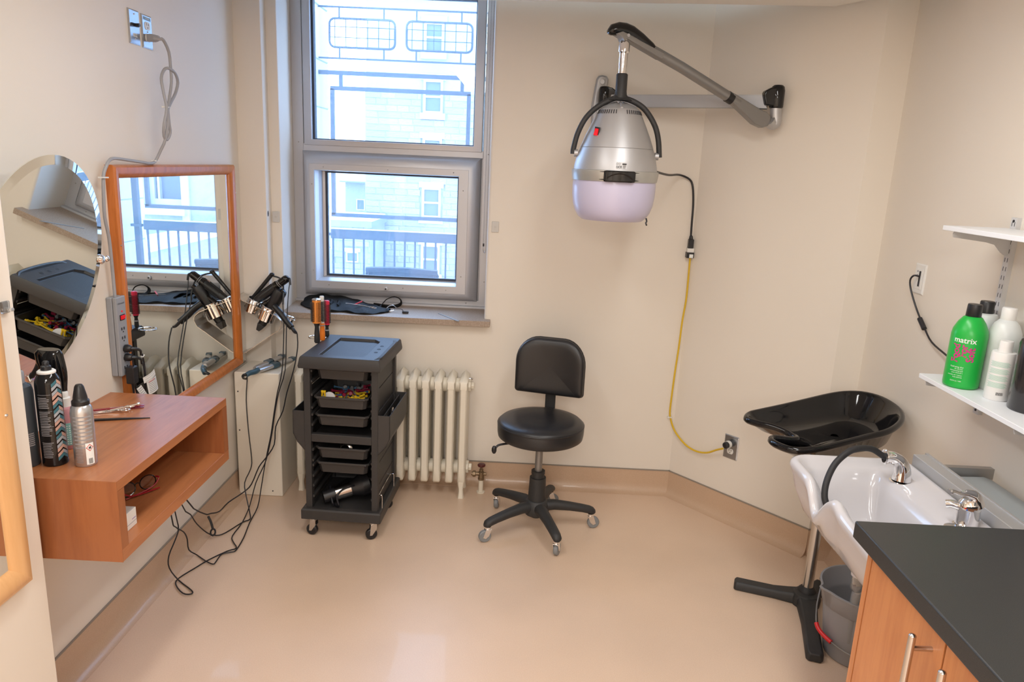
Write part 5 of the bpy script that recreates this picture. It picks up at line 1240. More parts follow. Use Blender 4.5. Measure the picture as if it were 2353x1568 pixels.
# yoke
yk = [(-.166, 1.648), (-.165, 1.671), (-.152, 1.728), (-.124, 1.785), (-.08, 1.828), (-.029, 1.856), (.0, 1.860), (.044, 1.852), (.094, 1.824), (.136, 1.770), (.156, 1.716), (.166, 1.648)]
m = MB(); m.tube([(HX + a, HY, z) for a, z in yk], .0105, 12, 5); m.build('yoke', M['basemat'], hd2)
m = MB(); m.lathe([(.0215, 1.945), (.0215, 1.885), (.0235, 1.872), (.034, 1.860), (.050, 1.852)], 24, X=Matrix.Translation((HX, HY, 0)) @ Matrix.Diagonal(V((1, .55, 1, 1)))); m.lathe([(.0205, 1.86), (.0205, 1.945), (.018, 1.948)], 24, p=(HX, HY, 0)); m.build('yoke_neck', M['basemat'], hd2)
m = MB()
for s in (-1, 1): m.cyl((HX + s * .148, HY, 1.652), (HX + s * .162, HY, 1.652), .014, n=18)
m.build('pivot_knob', M['silver'], hd2)
m = MB(); m.cyl((HX, HY, 1.94), (HX, HY, 2.07), .0155, n=24); m.cyl((HX, HY, 1.975), (HX, HY, 2.02), .0165, n=24); m.lathe([(.0155, 2.018), (.021, 2.024), (.021, 2.052), (.0175, 2.062), (.010, 2.068)], 28, p=(HX, HY, 0)); m.build('drop_rod', M['chrome'], hd2)
# upper swing arm in the vertical plane from the drop rod to the elbow
P0, P1 = V((HX, HY, 0)), V((.985, 3.155, 0)); ad = (P1 - P0).normalized(); an = ad.cross(V((0, 0, 1)))
Q = lambda s, z, o=0: P0 + ad * s + V((0, 0, z)) + an * o
sl = lambda poly, w, mb: mb.loft([[Q(s, z, -w) for s, z in poly], [Q(s, z, w) for s, z in poly]])
elz = 1.822; ES = .655
m = MB(); m.tube([Q(-.01, 2.087), Q(.25, 1.990), Q(.52, 1.877)], .0205, 14, 1); m.build('upper_arm', M['armgrey'], hd2)
m = MB(); lp = []
for s, zc, h, w in ((-.070, 2.086, .008, .012), (-.060, 2.092, .019, .020), (-.03, 2.098, .024, .024), (.0, 2.096, .026, .024), (.03, 2.087, .028, .023), (.07, 2.068, .026, .022), (.115, 2.044, .020, .020), (.14, 2.034, .006, .010)):
    lp.append([Q(s, zc + h * sin(2 * pi * i / 14) + .004, w * cos(2 * pi * i / 14)) for i in range(14)])
m.loft(lp); m.build('arm_cap', M['gloss'], hd2, ang=60)
m = MB(); sl([(-.045, 2.082), (-.02, 2.092), (.16, 2.03), (.15, 2.01), (.0, 2.068), (-.012, 2.058), (-.02, 2.072)], .0225, m); m.build('arm_cheek', M['armgrey'], hd2, bevel=.002)
MB().cyl(Q(.003, 2.080, -.024), Q(.003, 2.080, .024), .006, n=12).build('bolt', M['silver'], hd2)
m = MB(); m.cyl(Q(.466, 1.899), Q(.490, 1.889), .0222, n=18); m.build('collar', M['black'], hd2)
m = MB(); lp = []
poly = lambda s: s
o_pts = [(.485, 1.912), (.505, 1.905), (.62, 1.858), (.650, 1.850), (.672, 1.835), (.676, 1.812), (.665, 1.795), (.640, 1.788), (.60, 1.800), (.495, 1.868), (.478, 1.880)]
sl(o_pts, .0185, m); m.build('elbow_casting', M['armgrey'], hd2, bevel=.006, seg=3)
MB().cyl(Q(.640, 1.820, -.02), Q(.640, 1.820, -.0185), .006, n=14).build('bolt', M['brass'], hd2)
EX = V((.985, 3.150, 0))
m = MB(); m.tube([EX + V((-.02, -.01, 1.818)), EX + V((-.002, 0, 1.805)), EX + V((.010, 0, 1.815)), EX + V((.006, 0, 1.845)), EX + V((.004, 0, 1.868))], lambda q: .024 - .001 * q, 16, 4); m.build('elbow_post', M['silver'], hd2)
m = MB(); m.lathe([(.026, 1.866), (.028, 1.872), (.028, 1.935), (.025, 1.950), (.018, 1.957), (.0001, 1.959)], 28, p=EX + V((.004, 0, 0)))
m.loft([[EX + V((x, y - .002, z)) for x, z in ((.0, 1.948), (-.03, 1.945), (-.052, 1.932), (-.056, 1.915), (-.045, 1.876), (.0, 1.872))] for y in (-.021, .021)]); m.build('elbow_cap', M['gloss'], hd2, bevel=.006, seg=3)
W0 = V((.345, 3.395, 1.888)); W1 = EX + V((-.03, .006, 1.892)); wd_ = (W1 - W0).normalized(); X = frame_X(W0, wd_, V((0, 0, 1)))
m = MB(); LL = (W1 - W0).length; m.box(-.005, LL, -.026, .026, -.012, .012, X); m.build('lower_arm', M['armalu'], hd2, bevel=.004)
m = MB(); m.box(0, LL, -.0265, -.0225, -.0125, .0125, X); m.box(0, LL, .0225, .0265, -.0125, .0125, X); m.build('edge_groove', M['armgrey'], hd2)
m = MB(); m.box(LL - .10, LL, -.030, -.026, -.008, .008, X); m.build('stop_plate', M['black'], hd2)
m = MB(); m.lathe([(.024, 1.868), (.026, 1.872), (.026, 1.935), (.022, 1.948), (.0001, 1.952)], 28, p=(.313, 3.405, 0)); m.loft([[V((.313 + x, 3.405 + y, z)) for x, z in ((0, 1.948), (.03, 1.944), (.052, 1.930), (.056, 1.91), (.045, 1.872), (0, 1.870))] for y in (-.02, .02)]); m.build('hinge_cap', M['gloss'], hd2, bevel=.006, seg=3)
m = MB(); m.lathe([(.018, 1.80), (.022, 1.81), (.024, 1.866)], 24, p=(.313, 3.405, 0)); m.box(.285, .335, 3.405, 3.47, 1.80, 1.86); m.build('hinge_post', M['silver'], hd2)
m = MB(); pl = [(.268, 1.775), (.330, 1.775), (.330, 1.985), (.322, 1.998), (.302, 2.002), (.285, 1.998), (.277, 1.985), (.262, 1.87)]
m.loft([[(x, 3.479, z) for x, z in pl], [(x, 3.452, z) for x, z in pl], [(.298 + (x - .298) * .75, 3.444, 1.89 + (z - 1.89) * .93) for x, z in pl]]); m.build('wall_bracket', M['silver'], hd2, bevel=.003)
m = MB(); m.cyl((.302, 3.445, 1.972), (.302, 3.438, 1.972), .010, n=16); m.build('bolt', M['silver'], hd2)
# its flex down to the connector, and the drip tie
m = MB(); m.tube([(.484, 2.965, 1.600), (.52, 3.05, 1.592), (.60, 3.25, 1.583), (.68, 3.43, 1.585), (.735, 3.468, 1.567), (.754, 3.469, 1.533), (.764, 3.469, 1.455), (.766, 3.469, 1.375), (.768, 3.469, 1.31)], .0048, 8); m.build('flex', M['cord'], hd2)
m = MB(); m.cyl((.768, 3.466, 1.312), (.769, 3.464, 1.292), .007, .010, 12); m.box(.757, .781, 3.448, 3.476, 1.252, 1.296); m.build('plug', M['black'], hd2, bevel=.004)
m = MB(); m.tube([(.455, 2.86, 1.42), (.458, 2.858, 1.408), (.455, 2.856, 1.402), (.459, 2.856, 1.392)], .003, 6); m.build('loose_tie', M['cord'], hd2)

# yellow extension cord and its outlet
ANG = (-.747, -.665, 0)
Xo = onwall((1.001, 3.2318, .361), ANG)
ot = wallplate('outlet_plate', 'steel duplex outlet plate low on the angled wall', 'outlet', Xo, .074, .114, M['steelplate'])
receptacle(ot, Xo, .0195); receptacle(ot, Xo, -.0195); MB().ball(Xo @ V((0, 0, .0045)), .003, 8).build('screw_head', M['chrome2'], ot)
yc = thing('extension_cord', 'yellow extension cord hanging from the dryer plug to the outlet', 'cord', (.772, 3.47, 1.20))
YP = [(.773, 3.464, 1.222), (.774, 3.466, 1.19), (.776, 3.470, 1.109), (.776, 3.470, 1.005), (.768, 3.470, .898), (.764, 3.470, .768), (.758, 3.470, .657), (.754, 3.470, .546), (.752, 3.470, .444), (.758, 3.470, .406), (.777, 3.462, .355), (.802, 3.432, .321), (.835, 3.392, .294), (.874, 3.346, .286), (.910, 3.296, .302), (.938, 3.245, .338), (.955, 3.205, .362)]
MB().tube(YP, .0045, 8).build('cord', M['yellowcord'], yc)
m = MB(); m.m(0).box(.752, .786, 3.444, 3.478, 1.208, 1.234); m.m(1).box(.754, .784, 3.446, 3.477, 1.2342, 1.253); m.m(2).box(.764, .782, 3.4425, 3.444, 1.209, 1.226); m.build('connector', [M['black'], M['white_pl'], M['whiteink']], yc, bevel=.003, label='black and white connector')
m = MB(); m.m(0).lathe([(.0165, .002), (.0175, .012), (.0175, .022)], 20, X=Xo @ Matrix.Translation((0, .0195, 0))); m.m(1).lathe([(.0175, .0222), (.018, .03), (.0165, .040)], 20, X=Xo @ Matrix.Translation((0, .0195, 0))); m.m(0).lathe([(.016, .0402), (.015, .052), (.008, .056)], 20, X=Xo @ Matrix.Translation((0, .0195, 0))); m.build('plug', [M['black'], M['white_pl']], yc, label='black and white plug')
MB().box(.742, .764, 3.466, 3.479, .408, .414).build('cord_clip', M['white_pl'], yc)

# ================================================================ SHAMPOO TRAY ON A STAND
sy = thing('shampoo_tray_stand', 'glossy black shampoo tray on a chrome post with black forked foot', 'shampoo tray', (1.146, 2.548, 0))
OUT = [(.828, 2.530), (.848, 2.574), (.882, 2.592), (.991, 2.635), (1.104, 2.685), (1.190, 2.722), (1.255, 2.737), (1.312, 2.722), (1.350, 2.668), (1.362, 2.590), (1.352, 2.500), (1.322, 2.428), (1.278, 2.371), (1.222, 2.325), (1.145, 2.294), (1.060, 2.258), (.979, 2.226), (.921, 2.217), (.883, 2.227), (.860, 2.261), (.847, 2.302), (.856, 2.334), (.889, 2.337), (.918, 2.338), (.940, 2.344), (.948, 2.360), (.943, 2.378), (.926, 2.412), (.882, 2.451), (.848, 2.485)]
OP = [(p.x, p.y) for p in smooth_path([(x, y, 0) for x, y in OUT], 3, True)]
pz = lambda x: .75 + (x - .83) * .12
Ct = V((1.16, 2.50))
def tl(inset, dz, scale=1.0, floor=None):
    o = []; n = len(OP)
    for i, (x, y) in enumerate(OP):
        a, c = OP[i - 1], OP[(i + 1) % n]; tx, ty_ = c[0] - a[0], c[1] - a[1]; Ln = math.hypot(tx, ty_) or 1
        nx, ny = ty_ / Ln, -tx / Ln                                  # inwards for clockwise outline
        px, py = x + nx * inset, y + ny * inset
        px = Ct.x + (px - Ct.x) * scale; py = Ct.y + (py - Ct.y) * scale
        z = pz(px) + dz
        # neck support dips towards the notch
        nk = math.exp(-(((x - .935) / .05) ** 2 + ((y - 2.37) / .06) ** 2)); z -= .018 * nk * max(0, 1 - abs(1 - scale) * 4)
        if floor is not None: z = floor * (1 - .0) + (pz(px) - .785) * .25 if floor < z else z
        o.append(V((px, py, z)))
    return o
sgn = sum(OP[i][0] * OP[(i + 1) % len(OP)][1] - OP[(i + 1) % len(OP)][0] * OP[i][1] for i in range(len(OP)))
if sgn > 0: OP.reverse()
lp = [tl(.004, -.016, .30, .688), tl(.004, -.016, .62, .690), tl(.004, -.018, .86, .712), tl(.005, -.020), tl(-.006, -.020), tl(-.012, -.012), tl(-.010, -.002), tl(-.002, .003), tl(.006, .0),
      tl(.011, -.012), tl(.013, -.030, .93), tl(.013, -.045, .84, .722), tl(.013, -.05, .70, .706), tl(.013, -.05, .5, .702), tl(.013, -.05, .3, .700), tl(.013, -.05, .15, .699), tl(.013, -.05, .02, .699)]
MB().loft(lp).build('basin', M['gloss'], sy, ang=75)
m = MB(); m.cyl((1.146, 2.548, .635), (1.146, 2.548, .70), .03, .045, 20); m.cyl((1.16, 2.50, .66), (1.16, 2.50, .70), .035, n=20); m.build('mount', M['gloss'], sy)
m = MB(); m.cyl((1.116, 2.52, .632), (1.186, 2.57, .622), .020, n=16); m.cyl((1.186, 2.57, .622), (1.206, 2.585, .62), .026, n=12); m.build('tilt_knob', M['black'], sy)
m = MB(); m.cyl((1.146, 2.548, .05), (1.146, 2.548, .64), .0195, n=28); m.build('post', M['chrome2'], sy)
m = MB(); m.lathe([(.034, .040), (.033, .058), (.026, .066), (.0205, .072)], 24, p=(1.146, 2.548, 0)); m.build('post_collar', M['rubber'], sy)
def footleg(a, e, w0, w1, h0, h1):
    a, e = V((*a, 0)), V((*e, 0)); d = (e - a).normalized(); s = d.cross(V((0, 0, 1))); lp = []
    for q in (0, .12, .25, .45, .75, .97, 1):
        w = w0 + (w1 - w0) * min(1, q / .4); h = h0 + (h1 - h0) * min(1, q / .4); p = a + (e - a) * q
        if q == 1: w *= .7; h *= .85
        lp.append([p + s * x * w + V((0, 0, z)) for x, z in ((-1, .002), (-1, h * .75), (-.75, h), (.75, h), (1, h * .75), (1, .002))])
    return MB().loft(lp).build('foot_leg', M['basemat'], sy, bevel=.004, label=None)
footleg((1.146, 2.548), (.892, 2.632), .040, .026, .050, .036); footleg((1.146, 2.548), (1.045, 2.185), .040, .028, .050, .036); footleg((1.146, 2.548), (1.25, 2.65), .040, .03, .050, .036)
m = MB(); m.lathe([(.052, .002), (.055, .03), (.046, .048), (.03, .052)], 20, p=(1.142, 2.54, 0)); m.build('foot_hub', M['basemat'], sy)

# ================================================================ BACKWASH SINK
sk = thing('shampoo_sink', 'white shampoo sink with curved neck rest chrome taps and black hose', 'sink', (1.0, 1.76, .8))
sx0, sx1, sy0, sy1 = .803, 1.154, 1.418, 2.058
def rrect(r0, r1):
    pts = []
    for cx_, cy_, a0, r_ in ((sx1 - r1, sy0 + r1, -90, r1), (sx1 - r1, sy1 - r1, 0, r1), (sx0 + r0, sy1 - r0, 90, r0), (sx0 + r0, sy0 + r0, 180, r0)):
        for k in range(9): pts.append(V((cx_ + r_ * cos(R(a0 + 90 * k / 8)), cy_ + r_ * sin(R(a0 + 90 * k / 8)), 0)))
    pts.append(pts[0]); Ls = [0]
    for k in range(1, len(pts)): Ls.append(Ls[-1] + (pts[k] - pts[k - 1]).length)
    out = []; k = 0
    for i in range(N):
        t_ = Ls[-1] * i / N
        while Ls[k + 1] < t_: k += 1
        q = (t_ - Ls[k]) / max(1e-9, Ls[k + 1] - Ls[k]); out.append(pts[k].lerp(pts[k + 1], q))
    return out
N = 168
SO = rrect(.055, .035)
def so(i, inset=0, back=None, far=0):
    x, y = SO[i].x, SO[i].y
    x0_, x1_ = sx0 + inset, sx1 - (inset if back is None else back); y0_, y1_ = sy0 + inset, sy1 - inset - far
    u = (x - sx0) / (sx1 - sx0); w = (y - sy0) / (sy1 - sy0)
    return x0_ + (x1_ - x0_) * u, y0_ + (y1_ - y0_) * w
def dip(x, y):
    f = max(0, min(1, (.92 - x) / .07)); f = f * f * (3 - 2 * f)
    return f * (-.070 * math.exp(-((y - 1.815) / .046) ** 2) + .012 * math.exp(-((y - 1.715) / .030) ** 2) - .012 * max(0, min(1, (1.70 - y) / .2)))
def sl_(inset, z, back=None, far=0, k=1.0, sc_=1.0, cc=None):
    o = []
    for i in range(N):
        x, y = so(i, inset, back, far); d_ = dip(x, y) * k
        if cc: x = cc[0] + (x - cc[0]) * sc_; y = cc[1] + (y - cc[1]) * sc_
        o.append(V((x, y, z + d_)))
    return o
cc = (.980, 1.80)
cb = (.955, 1.72)
lp = [sl_(0, .598, k=0, sc_=.16, cc=cc), sl_(0, .601, k=.0, sc_=.34, cc=cc), sl_(0, .618, k=0, sc_=.58, cc=cc), sl_(0, .662, k=.05, sc_=.80, cc=cc), sl_(0.004, .722, k=.35, sc_=.95, cc=cc), sl_(.006, .757, k=.9), sl_(.0, .772), sl_(-.004, .786), sl_(-.001, .797), sl_(.007, .8025), sl_(.016, .801), sl_(.022, .794),
      sl_(.030, .786, back=.10, far=.02), sl_(.036, .776, back=.112, far=.03, k=.9), sl_(.046, .74, back=.122, far=.04, k=.6), sl_(.055, .69, back=.13, far=.05, k=.25, sc_=.94, cc=cb), sl_(.055, .665, back=.13, far=.05, k=0, sc_=.80, cc=cb), sl_(.055, .650, back=.13, far=.05, k=0, sc_=.55, cc=cb), sl_(.055, .644, back=.13, far=.05, k=0, sc_=.12, cc=cb)]
MB().loft(lp).build('bowl', M['ceramic'], sk, ang=80)
m = MB(); m.lathe([(.046, .605), (.044, .585), (.034, .568), (.026, .556), (.024, .53)], 24, p=(.972, 1.85, 0)); m.build('drain_outlet', M['ceramic'], sk)
m = MB(); m.tube([(.972, 1.85, .54), (.99, 1.89, .49), (1.05, 2.01, .40), (1.115, 2.12, .33), (1.132, 2.155, .25), (1.145, 2.175, .10)], .018, 14, 6); m.build('drain_tube', M['clear'], sk, label='clear drain tube')
m = MB(); m.lathe([(.022, .645), (.022, .649), (.015, .647), (.0001, .645)], 24, p=(cb[0], cb[1], 0)); m.build('drain_grate', M['chrome'], sk)
# hose guide and hose
m = MB(); gp = [(1.078, 1.925, .790), (1.078, 1.927, .815), (1.070, 1.930, .838), (1.050, 1.934, .850), (1.026, 1.936, .853)]
m.tube(gp, lambda q: .0255 - .0075 * min(1, q * 1.6) , 20, 5); m.build('hose_guide', M['chrome'], sk)
m = MB(); m.tube([(1.0285 , 1.936 + .0185 * cos(2 * pi * i / 16), .8527 + .0185 * sin(2 * pi * i / 16)) for i in range(16)], .0035, 8, 1, closed=True); m.build('guide_lip', M['chrome'], sk)
MB().lathe([(.03, .0), (.031, .003), (.026, .005)], 24, p=(1.078, 1.925, .784)).build('guide_collar', M['chrome'], sk)
m = MB(); m.tube([(1.05, 1.935, .851), (1.026, 1.935, .853), (.982, 1.930, .876), (.925, 1.910, .878), (.879, 1.890, .852), (.852, 1.870, .817), (.838, 1.850, .777), (.842, 1.833, .745), (.87, 1.80, .70), (.90, 1.76, .68)], .0088, 12, 6); m.build('hose', M['rubber'], sk)
# single lever tap
tx_, ty_ = 1.106, 1.662
m = MB(); m.lathe([(.030, .784), (.030, .792), (.026, .796), (.0255, .835), (.024, .85), (.018, .86), (.0001, .863)], 28, p=(tx_, ty_, 0)); m.build('tap_body', M['chrome'], sk)
m = MB(); m.tube([(tx_ - .005, ty_, .83), (tx_ - .03, ty_ + .012, .838), (tx_ - .045, ty_ + .02, .835)], .011, 14); m.build('outlet_knob', M['chrome'], sk)
m = MB(); m.tube([(tx_ + .018, ty_ - .006, .845), (tx_ + .008, ty_ - .004, .868), (tx_ - .015, ty_ - .005, .876), (tx_ - .036, ty_ - .012, .878), (tx_ - .058, ty_ - .019, .886), (tx_ - .068, ty_ - .022, .885)], lambda q: .020 - .0145 * min(1, q * 1.7) + (.002 if q > .85 else 0), 14, 5, flat=.7); m.build('lever', M['chrome'], sk)
XT = face_X((tx_, ty_), .842, turn=R(-12)); m = MB(); wrap_poly(m, XT, .0262, [(-.003, -.0015), (.0, -.0015), (.0, .0025), (-.003, .0025)]); m.build('hot_mark', M['red'], sk)
m = MB(); wrap_poly(m, XT, .0262, [(.0004, -.004), (.0034, -.004), (.0034, .0), (.0004, .0)]); m.build('cold_mark', mat('cold_blue', (.03, .12, .5, 1), .4), sk)
m = MB(); m.lathe([(.0001, .7955), (.021, .7952), (.023, .794), (.024, .788)], 24, p=(1.066, 1.640, 0)); m.build('blanking_plug', M['chrome2'], sk)
# aluminium mounting rail
ra = thing('mounting_rail', 'brushed aluminium box rail behind the shampoo sink', 'rail', (1.185, 1.5, .8))
m = MB(); m.box(1.160, 1.200, 1.418, 2.033, .765, .828); m.build('box_section', M['railalu'], ra, bevel=.002)
m = MB(); m.box(1.1975, 1.2055, 1.418, 2.040, .760, .831); m.build('rear_flange', M['railalu'], ra, bevel=.001)
for y in (1.45, 2.013): MB().box(1.205, XR, y, y + .02, .768, .80).build('wall_arm', M['alu2'], ra)
bi = thing('waste_bin', 'beige bin with moulded grey lid between the rail and the right wall', 'bin', (1.30, 1.86, 0))
m = MB(); lz = .775
Lo = [(1.225, 1.965), (1.245, 2.00), (1.36, 2.01), (1.372, 1.99), (1.372, 1.62), (1.36, 1.60), (1.24, 1.60), (1.225, 1.62)]
m.loft([[(1.298 + (x - 1.298) * s, 1.80 + (y - 1.80) * s2, z) for x, y in Lo] for s, s2, z in ((.96, .99, lz - .030), (1, 1, lz - .022), (1, 1, lz - .006), (.95, .975, lz + .004), (.80, .92, lz + .007))]); m.build('lid', M['lidgrey'], bi, bevel=.004, ang=50)
m = MB(); m.box(1.235, 1.365, 1.704, 1.7055, lz + .001, lz + .0082); m.build('lid_seam', M['greyink'], bi)
m = MB(); m.loft([[(1.24 + e, 1.63 + e, z), (1.36 - e, 1.63 + e, z), (1.36 - e, 1.985 - e, z), (1.24 + e, 1.985 - e, z)] for e, z in ((.018, .0), (.0, .745))]); m.build('bin_body', M['beige'], bi, bevel=.01)
m = MB(); m.box(1.232, 1.242, 1.655, 1.672, .30, .742); m.build('pedal_rod', M['black'], bi)

# ================================================================ BUCKET
bk = thing('bucket', 'grey plastic bucket with red grip under the sink', 'bucket', (1.205, 2.25, 0))
bx, by = 1.205, 2.25
def rimr(i, r, z, spout=1.0, n=64):
    a = 2 * pi * i / n; e = 0
    for sa in (R(188), R(8)):
        da = (a - sa + pi) % (2 * pi) - pi; e += math.exp(-(da / .12) ** 2)
    rr_ = r + .022 * e * spout; return V((bx + rr_ * cos(a), by + rr_ * sin(a), z + .006 * e * spout))
lp = [[rimr(i, r, z, s) for i in range(64)] for r, z, s in ((.02, .004, 0), (.098, .002, 0), (.102, .008, 0), (.124, .185, 0), (.124, .19, .1), (.130, .195, .3), (.138, .252, 1), (.142, .254, 1), (.142, .258, 1), (.136, .259, 1), (.133, .253, 1), (.127, .205, .3), (.121, .198, .1), (.119, .185, 0), (.098, .012, 0), (.02, .010, 0))]
MB().loft(lp).build('pail', M['bucket'], bk, ang=50)
m = MB(); e1, e2 = V((bx - .094, by + .112, .215)), V((bx + .094, by - .112, .215))
hl = [e1, V((bx - .132, by + .04, .13)), V((bx - .130, by - .02, .085)), V((bx - .05, by - .125, .070)), V((bx + .06, by - .150, .11)), e2]
m.tube(hl, .0026, 8, 6); m.build('bail', M['armgrey'], bk)
pth = smooth_path(hl, 6); m = MB(); m.tube([pth[i] for i in range(9, 15)], .0075, 10, 2); m.build('grip', M['red'], bk, label='red grip')
for s, e in ((1, e1), (-1, e2)): MB().ball(e, .011, 10).build('bail_ear', M['black'], bk)

# ================================================================ CABINET AND WORKTOP
wt = tag(MB().box(.722, XR - .001, -.55, 1.434, .861, .900).build('worktop', M['lam'], bevel=.004, seg=3), 'black speckled laminate worktop over the right hand cabinets', 'worktop')
def cabinet(label, y0, y1, hinge_far):
    t = thing('base_cabinet', label, 'cabinet', (1.07, (y0 + y1) / 2, 0))
    MB().box(.772, XR - .002, y0, y1, .09, .860).build('carcass', M['cab'], t)
    MB().box(.80, XR - .05, y0, y1, .0, .09).build('plinth', M['basemat'], t)
    return t
def door(t, y0, y1, hy):
    d = MB().box(.750, .770, y0 + .0015, y1 - .0015, .095, .856).build('door', M['cab'], t, bevel=.001, seg=1)
    m = MB(); m.cyl((.712, hy, .64), (.712, hy, .825), .0065, n=16); m.ball((.712, hy, .825), .0065, 12, (1, 1, .55))
    for z in (.667, .800): m.cyl((.712, hy, z), (.7505, hy, z), .0048, n=12)
    m.build('bar_handle', M['chrome2'], d, label='satin steel bar handle')
c1 = cabinet('wood laminate base cabinet nearest the sink under the worktop', .772, 1.411, 1)
MB().box(.750, .7715, 1.3935, 1.411, .09, .860).build('end_panel', M['cab'], c1)
door(c1, 1.115, 1.392, 1.148); door(c1, .834, 1.113, 1.052)
c2 = cabinet('wood laminate base cabinet closest to the camera under the worktop', .135, .770, 1)
door(c2, .455, .770, .49); door(c2, .137, .453, .42)

# ================================================================ SHELVES
SZ = .0
def standard(y):
    t = thing('shelf_standard', 'slotted grey steel wall standard ' + ('holding the far ends of both white shelves' if y > 2 else 'nearer the camera behind the dark bottle'), 'shelf standard', (XR, y, .93))
    m = MB(); m.prism([(XR, y - .0125), (XR - .014, y - .0125), (XR - .014, y + .0125), (XR, y + .0125)], .93, 1.515); m.build('channel', M['bracket'], t)
    z = .955; s0 = None; m = MB()
    while z < 1.50: m.box(XR - .0146, XR - .0138, y - .0070, y - .0055, z, z + .012); m.box(XR - .0146, XR - .0138, y + .0045, y + .0060, z, z + .012); z += .0255
    m.build('slots', M['ink'], t, kind='stuff')
    for z in (.942, 1.505): MB().cyl((XR - .0155, y, z), (XR - .013, y, z), .004, n=10).build('screw_head', M['ink'], t)
    return t
def bracket(t, y, z):
    pl = [(XR - .013, z), (1.218, z), (1.212, z - .006), (1.215, z - .018), (1.31, z - .028), (1.335, z - .034), (1.355, z - .055), (1.366, z - .062), (XR - .013, z - .062)]
    MB().prism([(p[0], p[1]) for p in pl], y - .002, y + .002, 'xz').build('bracket', M['bracket'], t, bevel=.0008, seg=1)
s1_ = standard(2.13); s2_ = standard(1.72)
for t, y in ((s1_, 2.13), (s2_, 1.72)): bracket(t, y, 1.029); bracket(t, y, 1.470)
tag(MB().box(1.200, XR - .015, 1.10, 2.150, 1.029, 1.0425).build('wall_shelf', M['melamine'], bevel=.0015), 'lower white shelf board carrying the green bottle', 'shelf')
tag(MB().box(1.196, XR - .015, 1.10, 2.158, 1.470, 1.4835).build('wall_shelf', M['melamine'], bevel=.0015), 'upper empty white shelf board on the right wall', 'shelf')
zs = 1.0428
def shelfbottle(label, p, prof, capprof, bm, cm, name='hair_bottle'):
    t = thing(name, label, 'bottle', (*p, zs)); MB().lathe(prof, 48, p=(*p, zs)).build('body', bm, t, ang=50); MB().lathe(capprof, 32, p=(*p, zs)).build('cap', cm, t, ang=50); return t
gp_ = (1.252, 2.028)
t = shelfbottle('green bottle with black cap and magenta lettering on the lower shelf', gp_, [(.041, 0), (.0445, .003), (.0455, .01), (.0455, .150), (.043, .165), (.034, .185), (.024, .199), (.0195, .202)], [(.0185, .200), (.0195, .201), (.0185, .232), (.0175, .236), (.0001, .2365)], M['green'], M['black'])
XG_ = face_X(gp_, zs, turn=R(-10))
text('matrix', .0215, XG_ @ Matrix.Translation((0, .138, 0)), M['whiteink'], 'brand_print', t, cyl_r=.0455, bold=.0003)
def vtext(s, x, size, yc):
    cu = bpy.data.curves.new('t', 'FONT'); cu.body = s; cu.size = size; cu.align_x = 'LEFT'; cu.align_y = 'CENTER'; cu.offset = .0007; cu.resolution_u = 3; cu.space_character = .97
    o = bpy.data.objects.new('t', cu); COL.objects.link(o); dg = bpy.context.evaluated_depsgraph_get(); me = bpy.data.meshes.new_from_object(o.evaluated_get(dg)); bpy.data.objects.remove(o)
    bm = bmesh.new(); bm.from_mesh(me); bmesh.ops.triangulate(bm, faces=bm.faces); inv = wm(t).inverted()
    for q in bm.verts:
        u, w = -q.co.y + x, q.co.x + yc; a = u / .0455; q.co = inv @ (XG_ @ V((sin(a) * .0460, w, cos(a) * .0460)))
    bm.to_mesh(me); bm.free(); me.materials.clear(); me.materials.append(M['pink']); r = bpy.data.objects.new('title_print', me); COL.objects.link(r); r.parent = t
vtext('Food', -.0175, .0262, .074); vtext('For', .0015, .0262, .090); vtext('Soft', .0205, .0262, .079)
for s, y, sz in (('Hydrating shampoo', .062, .0058), ('for dry hair', .0565, .0045), ('shampooing hydratant', .051, .0050), ('pour cheveux secs', .0455, .0045), ('avocado oil + hyaluronic acid', .0385, .0045), ("huile d'avocat", .033, .0045), ('33.8 fl oz / 1000 ml', .022, .0045)):
    text(s, sz, XG_ @ Matrix.Translation((-.002, y, 0)), M['whiteink'], 'small_print', t, cyl_r=.0455)
t = shelfbottle('pale bottle with black cap at the back behind the green one', (1.335, 2.108), [(.032, 0), (.034, .003), (.034, .185), (.030, .197), (.018, .200)], [(.019, .199), (.019, .231), (.017, .234), (.0001, .2345)], M['pale'], M['black'])
pw = (1.338, 2.012)
t = shelfbottle('large white bottle with white cap right of the green one', pw, [(.040, 0), (.043, .004), (.0435, .14), (.040, .165), (.030, .188), (.019, .200)], [(.0185, .198), (.019, .2), (.0185, .231), (.0165, .2335), (.0001, .234)], M['pale'], M['whitebot'])
XW = face_X(pw, zs); m = MB()
for k in range(8): wrap_patch(m, XW, .0437, .006, .022, .118 + k * .0022, .1192 + k * .0022)
m.build('small_print', M['ink'], t, kind='stuff')
ps_ = (1.283, 1.915)
t = shelfbottle('small white bottle with green small print at the shelf front', ps_, [(.028, 0), (.030, .003), (.030, .125), (.028, .130), (.016, .131)], [(.0165, .130), (.0165, .158), (.0155, .160), (.0001, .1605)], M['whitebot'], M['whitebot'])
XS_ = face_X(ps_, zs, turn=R(-10)); m = MB()
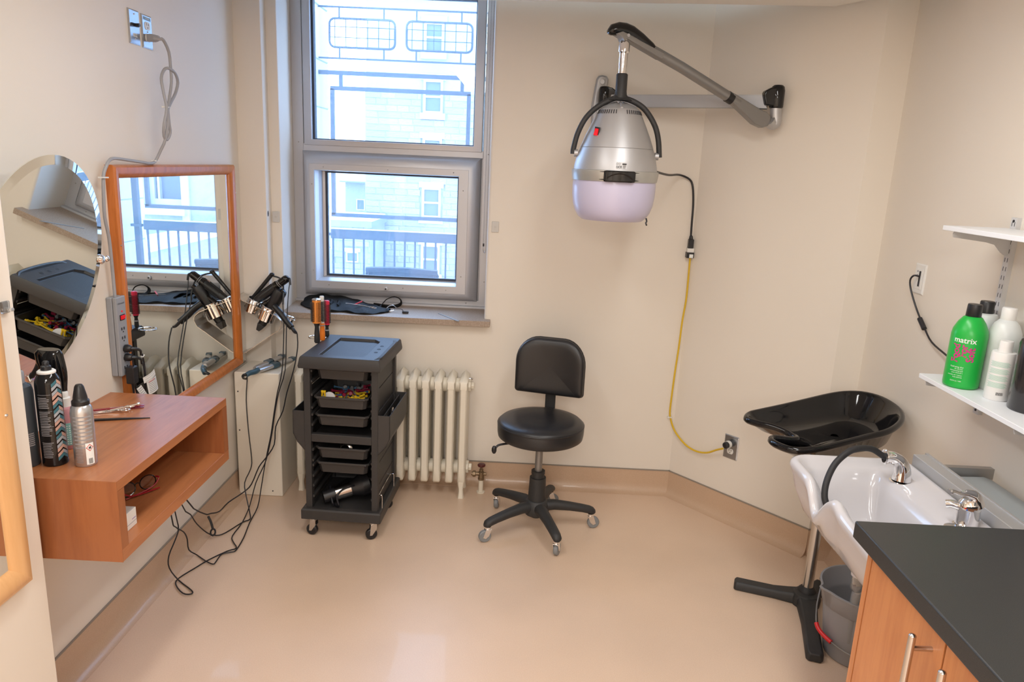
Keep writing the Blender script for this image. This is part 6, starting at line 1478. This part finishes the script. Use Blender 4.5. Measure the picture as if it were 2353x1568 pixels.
for k in range(34):
    if k % 9 in (7, 8): continue
    wrap_patch(m, XS_, .0301, -.024 + .002 * ((k * 7) % 3), .020 + .003 * ((k * 5) % 3), .036 + k * .0021, .0370 + k * .0021)
m.build('small_print', M['greenink'], t, kind='stuff')
m = MB()
for k in range(9): wrap_patch(m, XS_, .0302, .004 + k * .0018, .0050 + k * .0018, .016, .024, n=1)
m.build('bar_code', M['ink'], t, kind='stuff')
t = shelfbottle('small pale bottle with black cap between the white and dark bottles', (1.347, 1.915), [(.024, 0), (.026, .003), (.026, .150), (.016, .165)], [(.0145, .164), (.0145, .192), (.012, .194)], M['pale'], M['black'])
t = shelfbottle('large dark bottle at the right picture edge on the lower shelf', (1.318, 1.820), [(.052, 0), (.056, .004), (.0565, .170), (.054, .182), (.046, .190), (.022, .193)], [(.02, .192), (.02, .225), (.018, .228), (.0001, .2285)], M['darkbot'], M['black'])
# data outlet with its lead
Xn = onwall((XR, 2.590, 1.270), (-1, 0, 0))
t = wallplate('data_outlet', 'white data outlet on the right wall with a black lead plugged in', 'outlet', Xn, .070, .105, M['white_pl'])
MB().box(-.020, .020, -.036, .036, .003, .0062, Xn).build('insert', M['white_pl'], t, bevel=.001); MB().box(-.001, .010, -.026, .028, .005, .0068, Xn).build('port_slot', M['ink'], t)
for y in (.026, .012): MB().box(-.016, -.008, y - .003, y + .003, .006, .0066, Xn).build('port_mark', M['greyink'], t)
ld = thing('data_lead', 'black lead with a moulded lump hanging from the data outlet', 'cable', (XR - .01, 2.58, 1.27))
LP = [(1.384, 2.585, 1.279), (1.366, 2.590, 1.281), (1.362, 2.602, 1.262), (1.366, 2.590, 1.225), (1.374, 2.545, 1.165), (1.377, 2.488, 1.118), (1.376, 2.424, 1.080), (1.365, 2.30, 1.062), (1.34, 2.19, 1.054), (1.305, 2.135, 1.0475), (1.285, 2.10, 1.0465)]
MB().tube(LP, .0032, 8).build('lead', M['cord'], ld)
m = MB(); m.cyl((1.3752, 2.523, 1.142), (1.3768, 2.484, 1.112), .0085, n=16); m.build('ferrite_lump', M['cord'], ld, bevel=.002)
